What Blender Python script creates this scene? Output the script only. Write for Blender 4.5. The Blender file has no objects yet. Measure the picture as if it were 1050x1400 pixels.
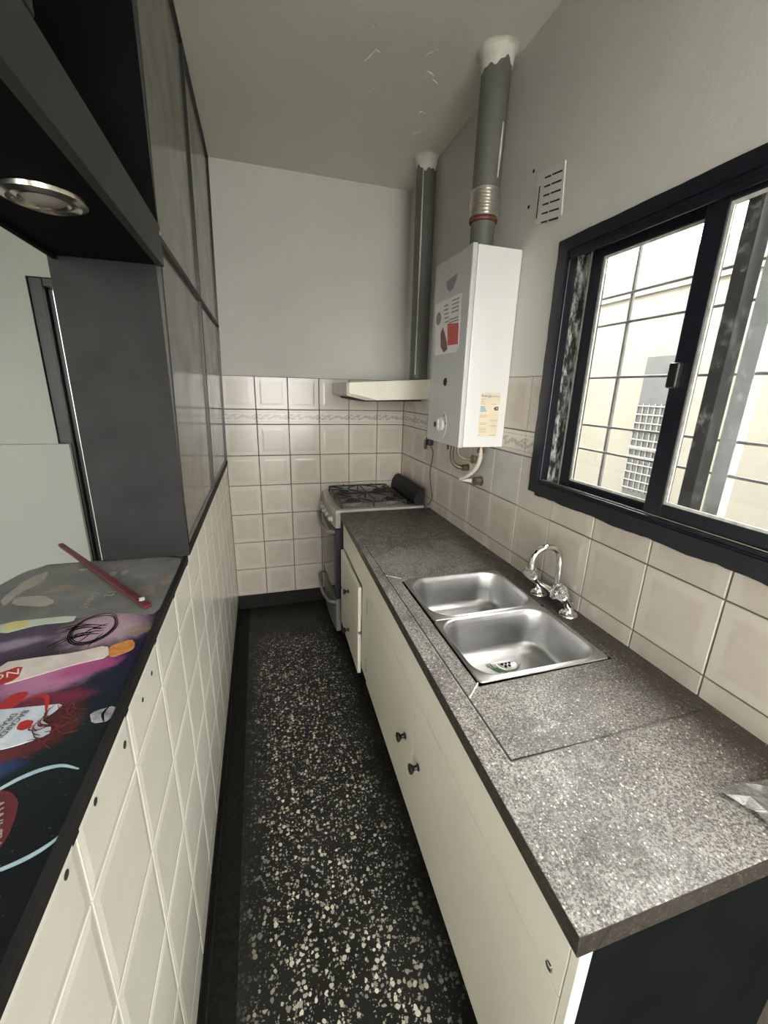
import bpy, bmesh, math, random
from mathutils import Vector, Matrix
random.seed(7)
C = bpy.context.scene.collection
sc = bpy.context.scene
W = 1.1917                       # kitchen width, x = 0 is the half wall, y = 0 the far wall
H = 2.70                         # ceiling height

# ------------------------------------------------------------------ camera
cam_d = bpy.data.cameras.new('camera'); cam = bpy.data.objects.new('camera', cam_d); C.objects.link(cam)
cam_d.sensor_fit = 'HORIZONTAL'; cam_d.sensor_width = 36.0
cam_d.lens = 36.0 * 561.64 / 1050.0
cam_d.clip_start = 0.02
R = Matrix(((0.958792860, -0.283018602, 0.024833874), (-0.057697189, -0.279558570, -0.958393468), (0.278185702, 0.917469970, -0.284368139)))
cw = Matrix((R[0], -R[1], -R[2])).transposed().to_4x4()
cw.translation = Vector((0.2174, -2.8036, 1.5309))
cam.matrix_world = cw
sc.camera = cam

# ------------------------------------------------------------------ sky, exposure
wd = bpy.data.worlds.new('overcast_sky'); sc.world = wd; wd.use_nodes = True
nt = wd.node_tree; bg = nt.nodes['Background']
bg.inputs['Color'].default_value = (1.0, 0.985, 0.93, 1); bg.inputs['Strength'].default_value = 9.5
sc.view_settings.view_transform = 'Standard'; sc.view_settings.look = 'None'
sc.view_settings.gamma = 1.0; sc.view_settings.use_curve_mapping = False
sc.view_settings.exposure = 0.72
sc.cycles.use_denoising = True
sc.cycles.max_bounces = 10; sc.cycles.diffuse_bounces = 6; sc.cycles.sample_clamp_indirect = 6.0
sc.cycles.caustics_reflective = False; sc.cycles.caustics_refractive = False

def portal(loc, rot, sx, sy):    # sampling portals in the window and the added rear openings (they emit nothing)
    l = bpy.data.lights.new('portal', 'AREA'); l.shape = 'RECTANGLE'; l.size = sx; l.size_y = sy
    l.cycles.is_portal = True
    o = bpy.data.objects.new('portal', l); C.objects.link(o); o.location = loc; o.rotation_euler = rot
portal((W + .14, -2.16, 1.59), (0, math.pi / 2, 0), .78, 1.26)
portal((.55, -4.58, 1.25), (-math.pi / 2, 0, 0), 1.2, 2.5)
portal((-1.7, -4.58, 1.25), (-math.pi / 2, 0, 0), 1.6, 2.5)

# ------------------------------------------------------------------ materials
def nodes(name):
    m = bpy.data.materials.new(name); m.use_nodes = True
    return m, m.node_tree, m.node_tree.nodes['Principled BSDF']
def N(t, kind, **kw):
    n = t.nodes.new(kind)
    for k, v in kw.items():
        if k.startswith('i_'): n.inputs[k[2:].replace('_', ' ')].default_value = v
        else: setattr(n, k, v)
    return n
def ramp(t, fac, stops):
    r = t.nodes.new('ShaderNodeValToRGB'); e = r.color_ramp.elements
    while len(e) < len(stops): e.new(.5)
    for i, (p, c) in enumerate(stops):
        e[i].position = p; e[i].color = (*c, 1) if len(c) == 3 else c
    t.links.new(fac, r.inputs['Fac']); return r.outputs['Color']
def mixc(t, fac, a, b, mode='MIX'):
    n = t.nodes.new('ShaderNodeMix'); n.data_type = 'RGBA'; n.blend_type = mode
    for s, v in ((n.inputs[0], fac), (n.inputs[6], a), (n.inputs[7], b)):
        if hasattr(v, 'is_output'): t.links.new(v, s)
        elif isinstance(v, tuple): s.default_value = (*v, 1)
        else: s.default_value = v
    return n.outputs[2]
def math_(t, op, a, b=0.0, clamp=False):
    n = t.nodes.new('ShaderNodeMath'); n.operation = op; n.use_clamp = clamp
    for s, v in ((n.inputs[0], a), (n.inputs[1], b)):
        if hasattr(v, 'is_output'): t.links.new(v, s)
        else: s.default_value = v
    return n.outputs[0]
def maprange(t, v, a, b, c=0.0, d=1.0):
    n = t.nodes.new('ShaderNodeMapRange'); n.interpolation_type = 'SMOOTHSTEP'
    t.links.new(v, n.inputs[0])
    for i, x in zip((1, 2, 3, 4), (a, b, c, d)): n.inputs[i].default_value = x
    return n.outputs[0]
def coords(t, which='Object'):
    return t.nodes.new('ShaderNodeTexCoord').outputs[which]
def noise(t, co, scale, detail=3.0, rough=.55, out='Fac'):
    n = t.nodes.new('ShaderNodeTexNoise'); n.inputs['Scale'].default_value = scale
    n.inputs['Detail'].default_value = detail; n.inputs['Roughness'].default_value = rough
    t.links.new(co, n.inputs['Vector']); return n.outputs[out]
def bump(t, b, h, strength, dist=.002):
    n = t.nodes.new('ShaderNodeBump'); n.inputs['Strength'].default_value = strength; n.inputs['Distance'].default_value = dist
    t.links.new(h, n.inputs['Height']); t.links.new(n.outputs[0], b.inputs['Normal'])
def mat(name, col, rough=.5, metal=0.0, var=.12, scale=12.0, bmp=0.0, bscale=60.0, spec=.5, rvar=0.0, rnd=0.0):
    m, t, b = nodes(name); co = coords(t)
    nz = noise(t, co, scale, 4)
    lo = tuple(c * (1 - var) for c in col); hi = tuple(min(1, c * (1 + var)) for c in col)
    c = ramp(t, nz, [(.3, lo), (.7, hi)])
    if rnd:
        oi = t.nodes.new('ShaderNodeObjectInfo')
        v = maprange(t, oi.outputs['Random'], 0, 1, 1 - rnd, 1 + rnd)
        hs = t.nodes.new('ShaderNodeHueSaturation'); t.links.new(v, hs.inputs['Value']); t.links.new(c, hs.inputs['Color']); c = hs.outputs[0]
    t.links.new(c, b.inputs['Base Color'])
    b.inputs['Roughness'].default_value = rough; b.inputs['Metallic'].default_value = metal
    b.inputs['Specular IOR Level'].default_value = spec
    if rvar: t.links.new(maprange(t, noise(t, co, scale * 2, 3), .3, .7, max(.02, rough - rvar), rough + rvar), b.inputs['Roughness'])
    if bmp: bump(t, b, noise(t, co, bscale, 3), bmp)
    return m
M = {}
def plaster(name, col, stains=True):
    m, t, b = nodes(name); co = coords(t)
    c = ramp(t, noise(t, co, 2.2, 5, .6), [(.3, tuple(x * .93 for x in col)), (.7, col)])
    if stains:
        s = maprange(t, noise(t, co, 4.5, 6, .7), .62, .74)
        c = mixc(t, math_(t, 'MULTIPLY', s, .35), c, tuple(min(1, x * 1.12) for x in col))
    t.links.new(c, b.inputs['Base Color']); b.inputs['Roughness'].default_value = .75
    h = math_(t, 'ADD', noise(t, co, 7, 4), math_(t, 'MULTIPLY', noise(t, co, 120, 2), .12))
    bump(t, b, h, .35, .012); return m
M['plaster'] = plaster('wall_plaster', (.605, .595, .555))
M['ceiling'] = plaster('ceiling_plaster', (.74, .74, .67))
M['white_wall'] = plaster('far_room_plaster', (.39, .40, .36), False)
M['plaster_white'] = mat('white_filler', (.62, .62, .56), .8, 0, .12, 30, .8, 40)
M['grout'] = mat('dark_grout', (.105, .085, .065), .9, 0, .3, 20)
M['grout_light'] = mat('pale_grout', (.60, .58, .51), .9, 0, .15, 20)
def beige_tile():
    m, t, b = nodes('beige_glazed_tile'); co = coords(t)
    sx = t.nodes.new('ShaderNodeSeparateXYZ'); t.links.new(co, sx.inputs[0])
    oi = t.nodes.new('ShaderNodeObjectInfo')
    off = N(t, 'ShaderNodeVectorMath', operation='ADD'); t.links.new(co, off.inputs[0])
    cx = t.nodes.new('ShaderNodeCombineXYZ'); t.links.new(math_(t, 'MULTIPLY', oi.outputs['Random'], 40), cx.inputs[0]); t.links.new(cx.outputs[0], off.inputs[1])
    nz = noise(t, off.outputs[0], 14, 4, .6)
    e = math_(t, 'MAXIMUM', math_(t, 'ABSOLUTE', sx.outputs[0]), math_(t, 'ABSOLUTE', sx.outputs[2]))
    k = maprange(t, math_(t, 'ADD', e, math_(t, 'MULTIPLY', math_(t, 'SUBTRACT', nz, .5), .03)), .060, .080)
    c = ramp(t, nz, [(.3, (.44, .39, .33)), (.7, (.48, .432, .372))])
    c = mixc(t, k, c, (.50, .46, .40))
    hs = t.nodes.new('ShaderNodeHueSaturation'); t.links.new(maprange(t, oi.outputs['Random'], 0, 1, .95, 1.05), hs.inputs['Value']); t.links.new(c, hs.inputs['Color'])
    t.links.new(hs.outputs[0], b.inputs['Base Color']); b.inputs['Roughness'].default_value = .16
    bump(t, b, noise(t, off.outputs[0], 16, 2), .12, .002); return m
M['tile_beige'] = beige_tile()
M['tile_white'] = mat('cream_glazed_tile', (.69, .685, .61), .20, 0, .05, 7, .10, 12, rnd=.02)
M['patch'] = mat('grey_cement_patch', (.46, .445, .41), .7, 0, .12, 9, .6, 25)
M['cabinet'] = mat('cream_painted_board', (.77, .75, .66), .38, 0, .03, 5, .12, 30)
M['black'] = mat('black_paint', (.012, .012, .013), .38, 0, .3, 20, .15, 60)
M['charcoal'] = mat('charcoal_paint', (.016, .0155, .016), .6, 0, .3, 8, .15, 60, spec=.15)
M['fascia'] = mat('grey_black_board', (.034, .033, .032), .5, 0, .15, 8, .1, 60, spec=.3)
M['void'] = mat('near_black', (.0032, .0045, .0045), .8, 0, .3, 8, spec=.08)  # near-black; stands for shade on the sheet under the worktop end
M['navy'] = mat('navy_black_enamel', (.010, .011, .017), .30, 0, .3, 30, .3, 40)
M['plastic_black'] = mat('black_plastic', (.012, .012, .012), .35, 0, .1, 20)
M['iron'] = mat('black_iron', (.012, .010, .009), .55, 0, .4, 60, .3, 90)
M['enamel'] = mat('hob_enamel', (.22, .21, .185), .35, 0, .2, 25, rvar=.1)
M['stove_white'] = mat('stove_white_enamel', (.37, .355, .31), .3, 0, .08, 15)
M['stove_side'] = mat('stove_blue_black_side', (.016, .018, .026), .35, 0, .2, 15)
M['oven_glass'] = mat('oven_door_glass', (.03, .03, .03), .08, 0, .1, 15)
M['grey_plastic'] = mat('grey_plastic', (.22, .215, .20), .35, 0, .1, 20)
M['heater'] = mat('white_enamel', (.66, .665, .65), .22, 0, .02, 6)
M['heater_shaded'] = mat('shaded_white_enamel', (.47, .475, .465), .28, 0, .03, 6)  # same enamel as the body, darkened to paint in the front's shading
M['flue'] = mat('grey_painted_duct', (.115, .118, .102), .5, 0, .12, 14, .2, 40)
M['foil'] = mat('aluminium_duct', (.62, .58, .53), .28, .9, .15, 40)
M['rust'] = mat('red_sealant', (.16, .045, .03), .6, 0, .3, 40, .5, 70)
M['chrome'] = mat('chrome', (.72, .71, .68), .10, 1, .05, 20)
M['nickel'] = mat('brushed_nickel', (.62, .59, .52), .22, 1, .08, 20)
M['hood'] = mat('cream_hood_enamel', (.72, .685, .58), .35, 0, .04, 8)
M['hood_front'] = mat('shaded_hood_front', (.42, .38, .32), .25, 0, .1, 12)  # front tone has shadow and tile reflection painted into it
M['hose'] = mat('pale_hose', (.55, .50, .44), .45, 0, .12, 30)
M['braid'] = mat('braided_steel', (.17, .145, .115), .42, .7, .45, 260)
M['brass'] = mat('dull_brass', (.20, .155, .11), .4, .7, .3, 40)
M['white_paper'] = mat('white_label_paper', (.70, .70, .68), .45, 0, .05, 20)
M['cream_paper'] = mat('cream_label_paper', (.66, .58, .44), .45, 0, .06, 20)
M['ink'] = mat('dark_ink', (.05, .05, .05), .5, 0, .1, 20)
M['grey_ink'] = mat('grey_ink', (.22, .22, .22), .5, 0, .1, 20)
M['tan_ink'] = mat('tan_ink', (.40, .33, .24), .5, 0, .1, 20)
M['red_ink'] = mat('red_ink', (.50, .07, .055), .4, 0, .2, 60)
M['blue_ink'] = mat('blue_ink', (.16, .36, .46), .4, 0, .1, 20)
M['maroon'] = mat('maroon_paint', (.10, .022, .028), .35, 0, .35, 25, .2, 50)
M['vent'] = mat('vent_white', (.62, .62, .58), .6, 0, .04, 10)
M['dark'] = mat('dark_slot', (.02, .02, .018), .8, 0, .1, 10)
M['bone'] = mat('sash_edge_paint', (.55, .54, .50), .5, 0, .3, 50)
M['cream_outer'] = plaster('courtyard_render', (.20, .192, .160))
M['concrete'] = mat('courtyard_concrete', (.40, .39, .36), .8, 0, .15, 4)
M['outer_grey'] = mat('grey_sheet_metal', (.062, .066, .066), .6, 0, .1, 10)
M['outer_light'] = mat('pale_mesh_wire', (.21, .21, .20), .6, 0, .05, 10)
M['post_grey'] = mat('galvanised_post', (.50, .54, .54), .5, .2, .1, 20)
M['bar_grey'] = mat('grille_bar', (.16, .16, .15), .5, 0, .2, 30)
M['panel_grey'] = mat('smoked_panel', (.115, .112, .095), .17, 0, .14, 3, .05, 6, rvar=.05)

def decor_mat():
    m, t, b = nodes('decor_border_tile'); co = coords(t)
    sx = t.nodes.new('ShaderNodeSeparateXYZ'); t.links.new(co, sx.inputs[0]); x, z = sx.outputs[0], sx.outputs[2]
    az = math_(t, 'ABSOLUTE', z)
    dots = math_(t, 'GREATER_THAN', math_(t, 'SINE', math_(t, 'MULTIPLY', x, 900)), 0.0)
    band = math_(t, 'LESS_THAN', math_(t, 'ABSOLUTE', math_(t, 'SUBTRACT', az, .030)), .0022)
    dm = math_(t, 'MULTIPLY', dots, band)
    wv = math_(t, 'SUBTRACT', z, math_(t, 'MULTIPLY', math_(t, 'SINE', math_(t, 'MULTIPLY', x, 95)), .009))
    vine = math_(t, 'LESS_THAN', math_(t, 'ABSOLUTE', wv), .0045)
    nm = math_(t, 'GREATER_THAN', noise(t, co, 70, 2), .52)
    inner = math_(t, 'LESS_THAN', az, .019)
    sw = math_(t, 'MULTIPLY', math_(t, 'MAXIMUM', vine, nm), inner)
    mask = math_(t, 'MAXIMUM', dm, math_(t, 'MULTIPLY', sw, .75))
    t.links.new(mixc(t, mask, (.57, .53, .47), (.30, .285, .255)), b.inputs['Base Color'])
    b.inputs['Roughness'].default_value = .18
    bump(t, b, mask, .3, .001); return m
M['decor'] = decor_mat()

def terrazzo():
    m, t, b = nodes('black_terrazzo'); co = coords(t)
    sx = t.nodes.new('ShaderNodeSeparateXYZ'); t.links.new(co, sx.inputs[0]); x, y = sx.outputs[0], sx.outputs[1]
    chips = None
    for sc_, th, rad in ((70, .50, .36), (135, .56, .34)):
        v = N(t, 'ShaderNodeTexVoronoi', voronoi_dimensions='2D'); v.inputs['Scale'].default_value = sc_
        wob = N(t, 'ShaderNodeVectorMath', operation='ADD'); t.links.new(co, wob.inputs[0])
        nv = N(t, 'ShaderNodeVectorMath', operation='SCALE'); t.links.new(noise(t, co, 90, 2, .5, 'Color'), nv.inputs[0]); nv.inputs['Scale'].default_value = .013
        t.links.new(nv.outputs[0], wob.inputs[1]); t.links.new(wob.outputs[0], v.inputs['Vector'])
        sep = t.nodes.new('ShaderNodeSeparateColor'); t.links.new(v.outputs['Color'], sep.inputs[0])
        pick = math_(t, 'GREATER_THAN', sep.outputs[0], th)
        r = math_(t, 'MULTIPLY', sep.outputs[1], rad + .12)
        inside = math_(t, 'LESS_THAN', v.outputs['Distance'], r)
        k = math_(t, 'MULTIPLY', math_(t, 'MULTIPLY', pick, inside), math_(t, 'ADD', math_(t, 'MULTIPLY', sep.outputs[2], .65), .35))
        chips = k if chips is None else math_(t, 'MAXIMUM', chips, math_(t, 'MULTIPLY', k, .6))
    nz = noise(t, co, 7, 4)
    xw = math_(t, 'ADD', x, math_(t, 'MULTIPLY', math_(t, 'SUBTRACT', nz, .5), .16))
    worn = math_(t, 'MULTIPLY', maprange(t, xw, .075, .22), maprange(t, xw, .50, .66, 1, 0))
    yw = math_(t, 'ADD', y, math_(t, 'MULTIPLY', math_(t, 'SUBTRACT', nz, .5), .3))
    worn = math_(t, 'MULTIPLY', worn, maprange(t, yw, -.62, -.30, 1, 0))
    worn = math_(t, 'ADD', math_(t, 'MULTIPLY', worn, .94), .05)
    base = ramp(t, noise(t, co, 5, 5), [(.3, (.009, .009, .008)), (.75, (.022, .022, .020))])
    t.links.new(mixc(t, math_(t, 'MULTIPLY', chips, worn), base, (.80, .77, .66)), b.inputs['Base Color'])
    t.links.new(maprange(t, noise(t, co, 9, 4), .3, .7, .32, .55), b.inputs['Roughness'])
    b.inputs['Specular IOR Level'].default_value = .35
    bump(t, b, noise(t, co, 40, 3), .12, .002); return m
M['terrazzo'] = terrazzo()
M['plinth'] = mat('dark_terrazzo_skirting', (.011, .0105, .0095), .6, 0, .5, 60, .1, 50, spec=.2)

def granite(name, dusty):
    m, t, b = nodes(name); co = t.nodes.new('ShaderNodeNewGeometry').outputs['Position']
    sx = t.nodes.new('ShaderNodeSeparateXYZ'); t.links.new(co, sx.inputs[0]); x, y = sx.outputs[0], sx.outputs[1]
    fine = noise(t, co, 260, 3, .6); med = noise(t, co, 120, 2, .6)
    sp = math_(t, 'ADD', math_(t, 'MULTIPLY', fine, .65), math_(t, 'MULTIPLY', med, .35))
    c = ramp(t, sp, [(.36, (.022, .019, .016)), (.5, (.060, .053, .045)), (.62, (.13, .12, .105))])
    if dusty:
        big = noise(t, co, 6, 6, .65)
        near = maprange(t, y, -.80, -1.35, .0, .26)                      # dust, plus window haze painted in, stronger toward the near end
        d = maprange(t, math_(t, 'ADD', big, near), .50, .88)
        d = math_(t, 'MULTIPLY', d, maprange(t, math_(t, 'ADD', x, math_(t, 'MULTIPLY', big, .12)), 1.08, 1.20, 1, .04))
        grain = maprange(t, noise(t, co, 230, 3, .7), .42, .60)
        d = math_(t, 'MULTIPLY', d, math_(t, 'ADD', math_(t, 'MULTIPLY', grain, .85), .10))
        c = mixc(t, math_(t, 'MULTIPLY', d, .78), c, (.47, .46, .43))
        for vs, th, rad, col in ((330, .50, .38, (.42, .39, .34)), (190, .60, .36, (.66, .64, .59))):
            v = N(t, 'ShaderNodeTexVoronoi'); v.inputs['Scale'].default_value = vs
            wb_ = N(t, 'ShaderNodeVectorMath', operation='ADD'); t.links.new(co, wb_.inputs[0])
            nv_ = N(t, 'ShaderNodeVectorMath', operation='SCALE'); t.links.new(noise(t, co, 300, 2, .5, 'Color'), nv_.inputs[0]); nv_.inputs['Scale'].default_value = .004
            t.links.new(nv_.outputs[0], wb_.inputs[1]); t.links.new(wb_.outputs[0], v.inputs['Vector'])
            sc2 = t.nodes.new('ShaderNodeSeparateColor'); t.links.new(v.outputs['Color'], sc2.inputs[0])
            pk = math_(t, 'MULTIPLY', math_(t, 'GREATER_THAN', sc2.outputs[0], th), math_(t, 'LESS_THAN', v.outputs['Distance'], math_(t, 'ADD', math_(t, 'MULTIPLY', sc2.outputs[1], rad), .12)))
            c = mixc(t, math_(t, 'MULTIPLY', pk, math_(t, 'ADD', math_(t, 'MULTIPLY', sc2.outputs[2], .7), .25)), c, col)
        stove_end_dark = maprange(t, math_(t, 'ADD', y, math_(t, 'MULTIPLY', big, .35)), -.75, -.45)  # stove end darkened: less dust, and weaker window reflection painted in
        c = mixc(t, math_(t, 'MULTIPLY', stove_end_dark, .72), c, (.045, .038, .032))
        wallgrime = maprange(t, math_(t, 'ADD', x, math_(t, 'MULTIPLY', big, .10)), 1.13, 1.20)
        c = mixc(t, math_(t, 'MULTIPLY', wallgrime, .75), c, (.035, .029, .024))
    else:
        for vs, th, rad, col in ((330, .50, .38, (.42, .39, .34)), (190, .60, .36, (.66, .64, .59))):
            v = N(t, 'ShaderNodeTexVoronoi'); v.inputs['Scale'].default_value = vs
            wb_ = N(t, 'ShaderNodeVectorMath', operation='ADD'); t.links.new(co, wb_.inputs[0])
            nv_ = N(t, 'ShaderNodeVectorMath', operation='SCALE'); t.links.new(noise(t, co, 300, 2, .5, 'Color'), nv_.inputs[0]); nv_.inputs['Scale'].default_value = .004
            t.links.new(nv_.outputs[0], wb_.inputs[1]); t.links.new(wb_.outputs[0], v.inputs['Vector'])
            sc2 = t.nodes.new('ShaderNodeSeparateColor'); t.links.new(v.outputs['Color'], sc2.inputs[0])
            pk = math_(t, 'MULTIPLY', math_(t, 'GREATER_THAN', sc2.outputs[0], th), math_(t, 'LESS_THAN', v.outputs['Distance'], math_(t, 'ADD', math_(t, 'MULTIPLY', sc2.outputs[1], rad), .12)))
            c = mixc(t, math_(t, 'MULTIPLY', pk, math_(t, 'ADD', math_(t, 'MULTIPLY', sc2.outputs[2], .7), .25)), c, col)
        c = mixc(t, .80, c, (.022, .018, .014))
    t.links.new(c, b.inputs['Base Color'])
    t.links.new(maprange(t, noise(t, co, 30, 4), .3, .7, .30, .50), b.inputs['Roughness'])
    bump(t, b, sp, .25, .0015); return m
M['granite'] = granite('speckled_granite', True)
M['granite_edge'] = granite('granite_edge', False)

def steel():
    m, t, b = nodes('worn_stainless'); co = coords(t)
    mp = N(t, 'ShaderNodeMapping'); mp.inputs['Scale'].default_value = (1, 1, 14); t.links.new(co, mp.inputs[0])
    c = ramp(t, noise(t, mp.outputs[0], 18, 5), [(.3, (.47, .47, .47)), (.7, (.57, .57, .56))])
    t.links.new(c, b.inputs['Base Color']); b.inputs['Metallic'].default_value = 1
    t.links.new(maprange(t, noise(t, co, 22, 5), .3, .7, .32, .42), b.inputs['Roughness'])
    bump(t, b, noise(t, co, 60, 3), .025, .001); return m
M['steel'] = steel()

def weathered():
    m, t, b = nodes('peeling_frame_channel'); co = coords(t)
    mp = N(t, 'ShaderNodeMapping'); mp.inputs['Scale'].default_value = (1, 1, .35); t.links.new(co, mp.inputs[0])
    c = ramp(t, noise(t, mp.outputs[0], 60, 6, .75), [(.46, (.015, .015, .016)), (.60, (.45, .45, .43)), (.7, (.75, .74, .70))])
    t.links.new(c, b.inputs['Base Color']); b.inputs['Roughness'].default_value = .45; return m
M['weathered'] = weathered()

def glass():
    m = bpy.data.materials.new('dusty_window_glass'); m.use_nodes = True; t = m.node_tree
    t.nodes.remove(t.nodes['Principled BSDF']); out = t.nodes['Material Output']; co = coords(t)
    tr = N(t, 'ShaderNodeBsdfTransparent'); gl = N(t, 'ShaderNodeBsdfGlossy'); gl.inputs['Roughness'].default_value = .02
    df = N(t, 'ShaderNodeBsdfDiffuse'); df.inputs['Color'].default_value = (.8, .8, .78, 1)
    fr = N(t, 'ShaderNodeFresnel'); fr.inputs['IOR'].default_value = 1.45
    m1 = N(t, 'ShaderNodeMixShader'); gm = N(t, 'ShaderNodeNewGeometry')
    t.links.new(math_(t, 'MULTIPLY', fr.outputs[0], math_(t, 'SUBTRACT', 1.0, gm.outputs['Backfacing'])), m1.inputs[0]); t.links.new(tr.outputs[0], m1.inputs[1]); t.links.new(gl.outputs[0], m1.inputs[2])
    m2 = N(t, 'ShaderNodeMixShader'); t.links.new(maprange(t, noise(t, co, 30, 5, .7), .5, .8, .02, .25), m2.inputs[0])
    t.links.new(m1.outputs[0], m2.inputs[1]); t.links.new(df.outputs[0], m2.inputs[2]); t.links.new(m2.outputs[0], out.inputs[0]); return m
M['glass'] = glass()
def clear(name, col, rough):
    m, t, b = nodes(name); b.inputs['Base Color'].default_value = (*col, 1); b.inputs['Roughness'].default_value = rough
    b.inputs['Transmission Weight'].default_value = .85; b.inputs['IOR'].default_value = 1.45; return m
M['acrylic'] = clear('clear_acrylic', (.92, .92, .90), .06)
M['film'] = clear('clear_plastic_film', (.95, .95, .95), .12)

def bar_print():
    m, t, b = nodes('printed_bar_laminate'); co = t.nodes.new('ShaderNodeNewGeometry').outputs['Position']
    sx = t.nodes.new('ShaderNodeSeparateXYZ'); t.links.new(co, sx.inputs[0]); x, y = sx.outputs[0], sx.outputs[1]
    n1 = noise(t, co, 9, 6, .65); n2 = noise(t, co, 26, 5, .6)
    w = math_(t, 'ADD', math_(t, 'MULTIPLY', math_(t, 'SUBTRACT', n1, .5), .16), math_(t, 'MULTIPLY', math_(t, 'SUBTRACT', n2, .5), .05))
    yy = math_(t, 'ADD', math_(t, 'ADD', y, math_(t, 'MULTIPLY', x, -.55)), w)
    f = maprange(t, yy, -2.45, -1.80); f = math_(t, 'MULTIPLY', math_(t, 'ADD', yy, 2.45), 1 / .65, True)
    c = ramp(t, f, [(.0, (.0015, .002, .004)), (.25, (.0025, .006, .009)), (.40, (.003, .010, .013)), (.52, (.005, .008, .026)), (.62, (.010, .007, .040)), (.8, (.014, .009, .028)), (1.0, (.03, .02, .03))])
    cmb = t.nodes.new('ShaderNodeCombineXYZ'); t.links.new(x, cmb.inputs[0]); t.links.new(y, cmb.inputs[1])
    wisp = noise(t, co, 34, 6, .7)
    def blob(cx, cy, rx, ry, rot, col, k, sharp=.5):
        cr, sr = math.cos(math.radians(rot)), math.sin(math.radians(rot))
        dx, dy = math_(t, 'SUBTRACT', x, cx), math_(t, 'SUBTRACT', y, cy)
        u = math_(t, 'DIVIDE', math_(t, 'ADD', math_(t, 'MULTIPLY', dx, cr), math_(t, 'MULTIPLY', dy, sr)), rx)
        v = math_(t, 'DIVIDE', math_(t, 'SUBTRACT', math_(t, 'MULTIPLY', dy, cr), math_(t, 'MULTIPLY', dx, sr)), ry)
        d = math_(t, 'SQRT', math_(t, 'ADD', math_(t, 'MULTIPLY', u, u), math_(t, 'MULTIPLY', v, v)))
        d = math_(t, 'ADD', d, math_(t, 'MULTIPLY', math_(t, 'SUBTRACT', wisp, .5), 1.1))
        return math_(t, 'MULTIPLY', maprange(t, d, 1.25, sharp, 0, 1), k), col
    for m_, col in (blob(-.25, -1.94, .075, .060, 0, (.055, .035, .075), .95), blob(-.255, -1.955, .05, .02, 15, (.30, .26, .33), .7),
                    blob(-.110, -1.935, .082, .070, -20, (.42, .29, .37), .95), blob(-.155, -2.085, .085, .048, 20, (.40, .17, .30), .95), blob(-.10, -2.065, .055, .022, 15, (.34, .06, .20), .9),
                    blob(-.125, -2.145, .06, .025, 10, (.16, .02, .045), .9), blob(-.088, -2.195, .026, .045, 10, (.085, .018, .02), .9), blob(-.13, -2.245, .05, .016, 20, (.12, .02, .03), .9),
                    blob(-.15, -2.275, .045, .02, 15, (.02, .05, .14), .9), blob(-.045, -1.955, .03, .02, 10, (.22, .18, .08), .5)):
        c = mixc(t, m_, c, col)
    st = maprange(t, noise(t, co, 160, 2), .70, .74)
    c = mixc(t, math_(t, 'MULTIPLY', st, .25), c, (.5, .45, .5))
    t.links.new(c, b.inputs['Base Color']); b.inputs['Roughness'].default_value = .30; return m
M['print'] = bar_print()
def pmat(name, a, bcol, rough=.3, scale=20):
    m, t, b = nodes(name); co = coords(t)
    t.links.new(ramp(t, noise(t, co, scale, 5, .65), [(.32, a), (.68, bcol)]), b.inputs['Base Color']); b.inputs['Roughness'].default_value = rough; return m
M['p_white'] = pmat('print_bottle_white', (.50, .42, .42), (.66, .60, .56))
M['p_orange'] = pmat('print_cap_orange', (.42, .14, .03), (.62, .30, .10), .3, 90)
M['p_red'] = pmat('print_red', (.30, .012, .015), (.42, .03, .03))
M['p_redfur'] = pmat('print_red_strands', (.05, .012, .02), (.22, .05, .055), .3, 70)
M['p_violet'] = pmat('print_violet', (.035, .022, .05), (.17, .12, .17), .3, 16)
M['p_magenta'] = pmat('print_magenta', (.20, .03, .13), (.48, .22, .36), .3, 18)
M['p_pink'] = pmat('print_pink', (.34, .20, .28), (.55, .42, .47), .3, 14)
M['p_ice'] = pmat('print_ice_white', (.38, .46, .58), (.68, .70, .74), .3, 14)
M['p_arc'] = pmat('print_pale_blue', (.20, .33, .42), (.48, .60, .64), .3, 20)
M['p_silver'] = pmat('print_silver', (.07, .07, .10), (.50, .50, .52), .3, 50)
M['p_oval'] = pmat('print_dark_red', (.07, .015, .02), (.14, .025, .035), .3, 20)
M['p_dust'] = pmat('dusty_worn_laminate', (.10, .108, .105), (.19, .19, .18), .55, 9)
M['p_ghost'] = pmat('faded_print_pale', (.25, .23, .21), (.34, .32, .28), .55, 14)
M['p_ghost_brown'] = pmat('faded_print_brown', (.15, .12, .10), (.26, .21, .18), .55, 18)
M['p_yellow'] = pmat('print_yellow', (.46, .40, .10), (.55, .50, .25), .4, 14)
M['p_mint'] = pmat('print_mint_white', (.36, .42, .36), (.48, .52, .46), .4, 14)

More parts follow.
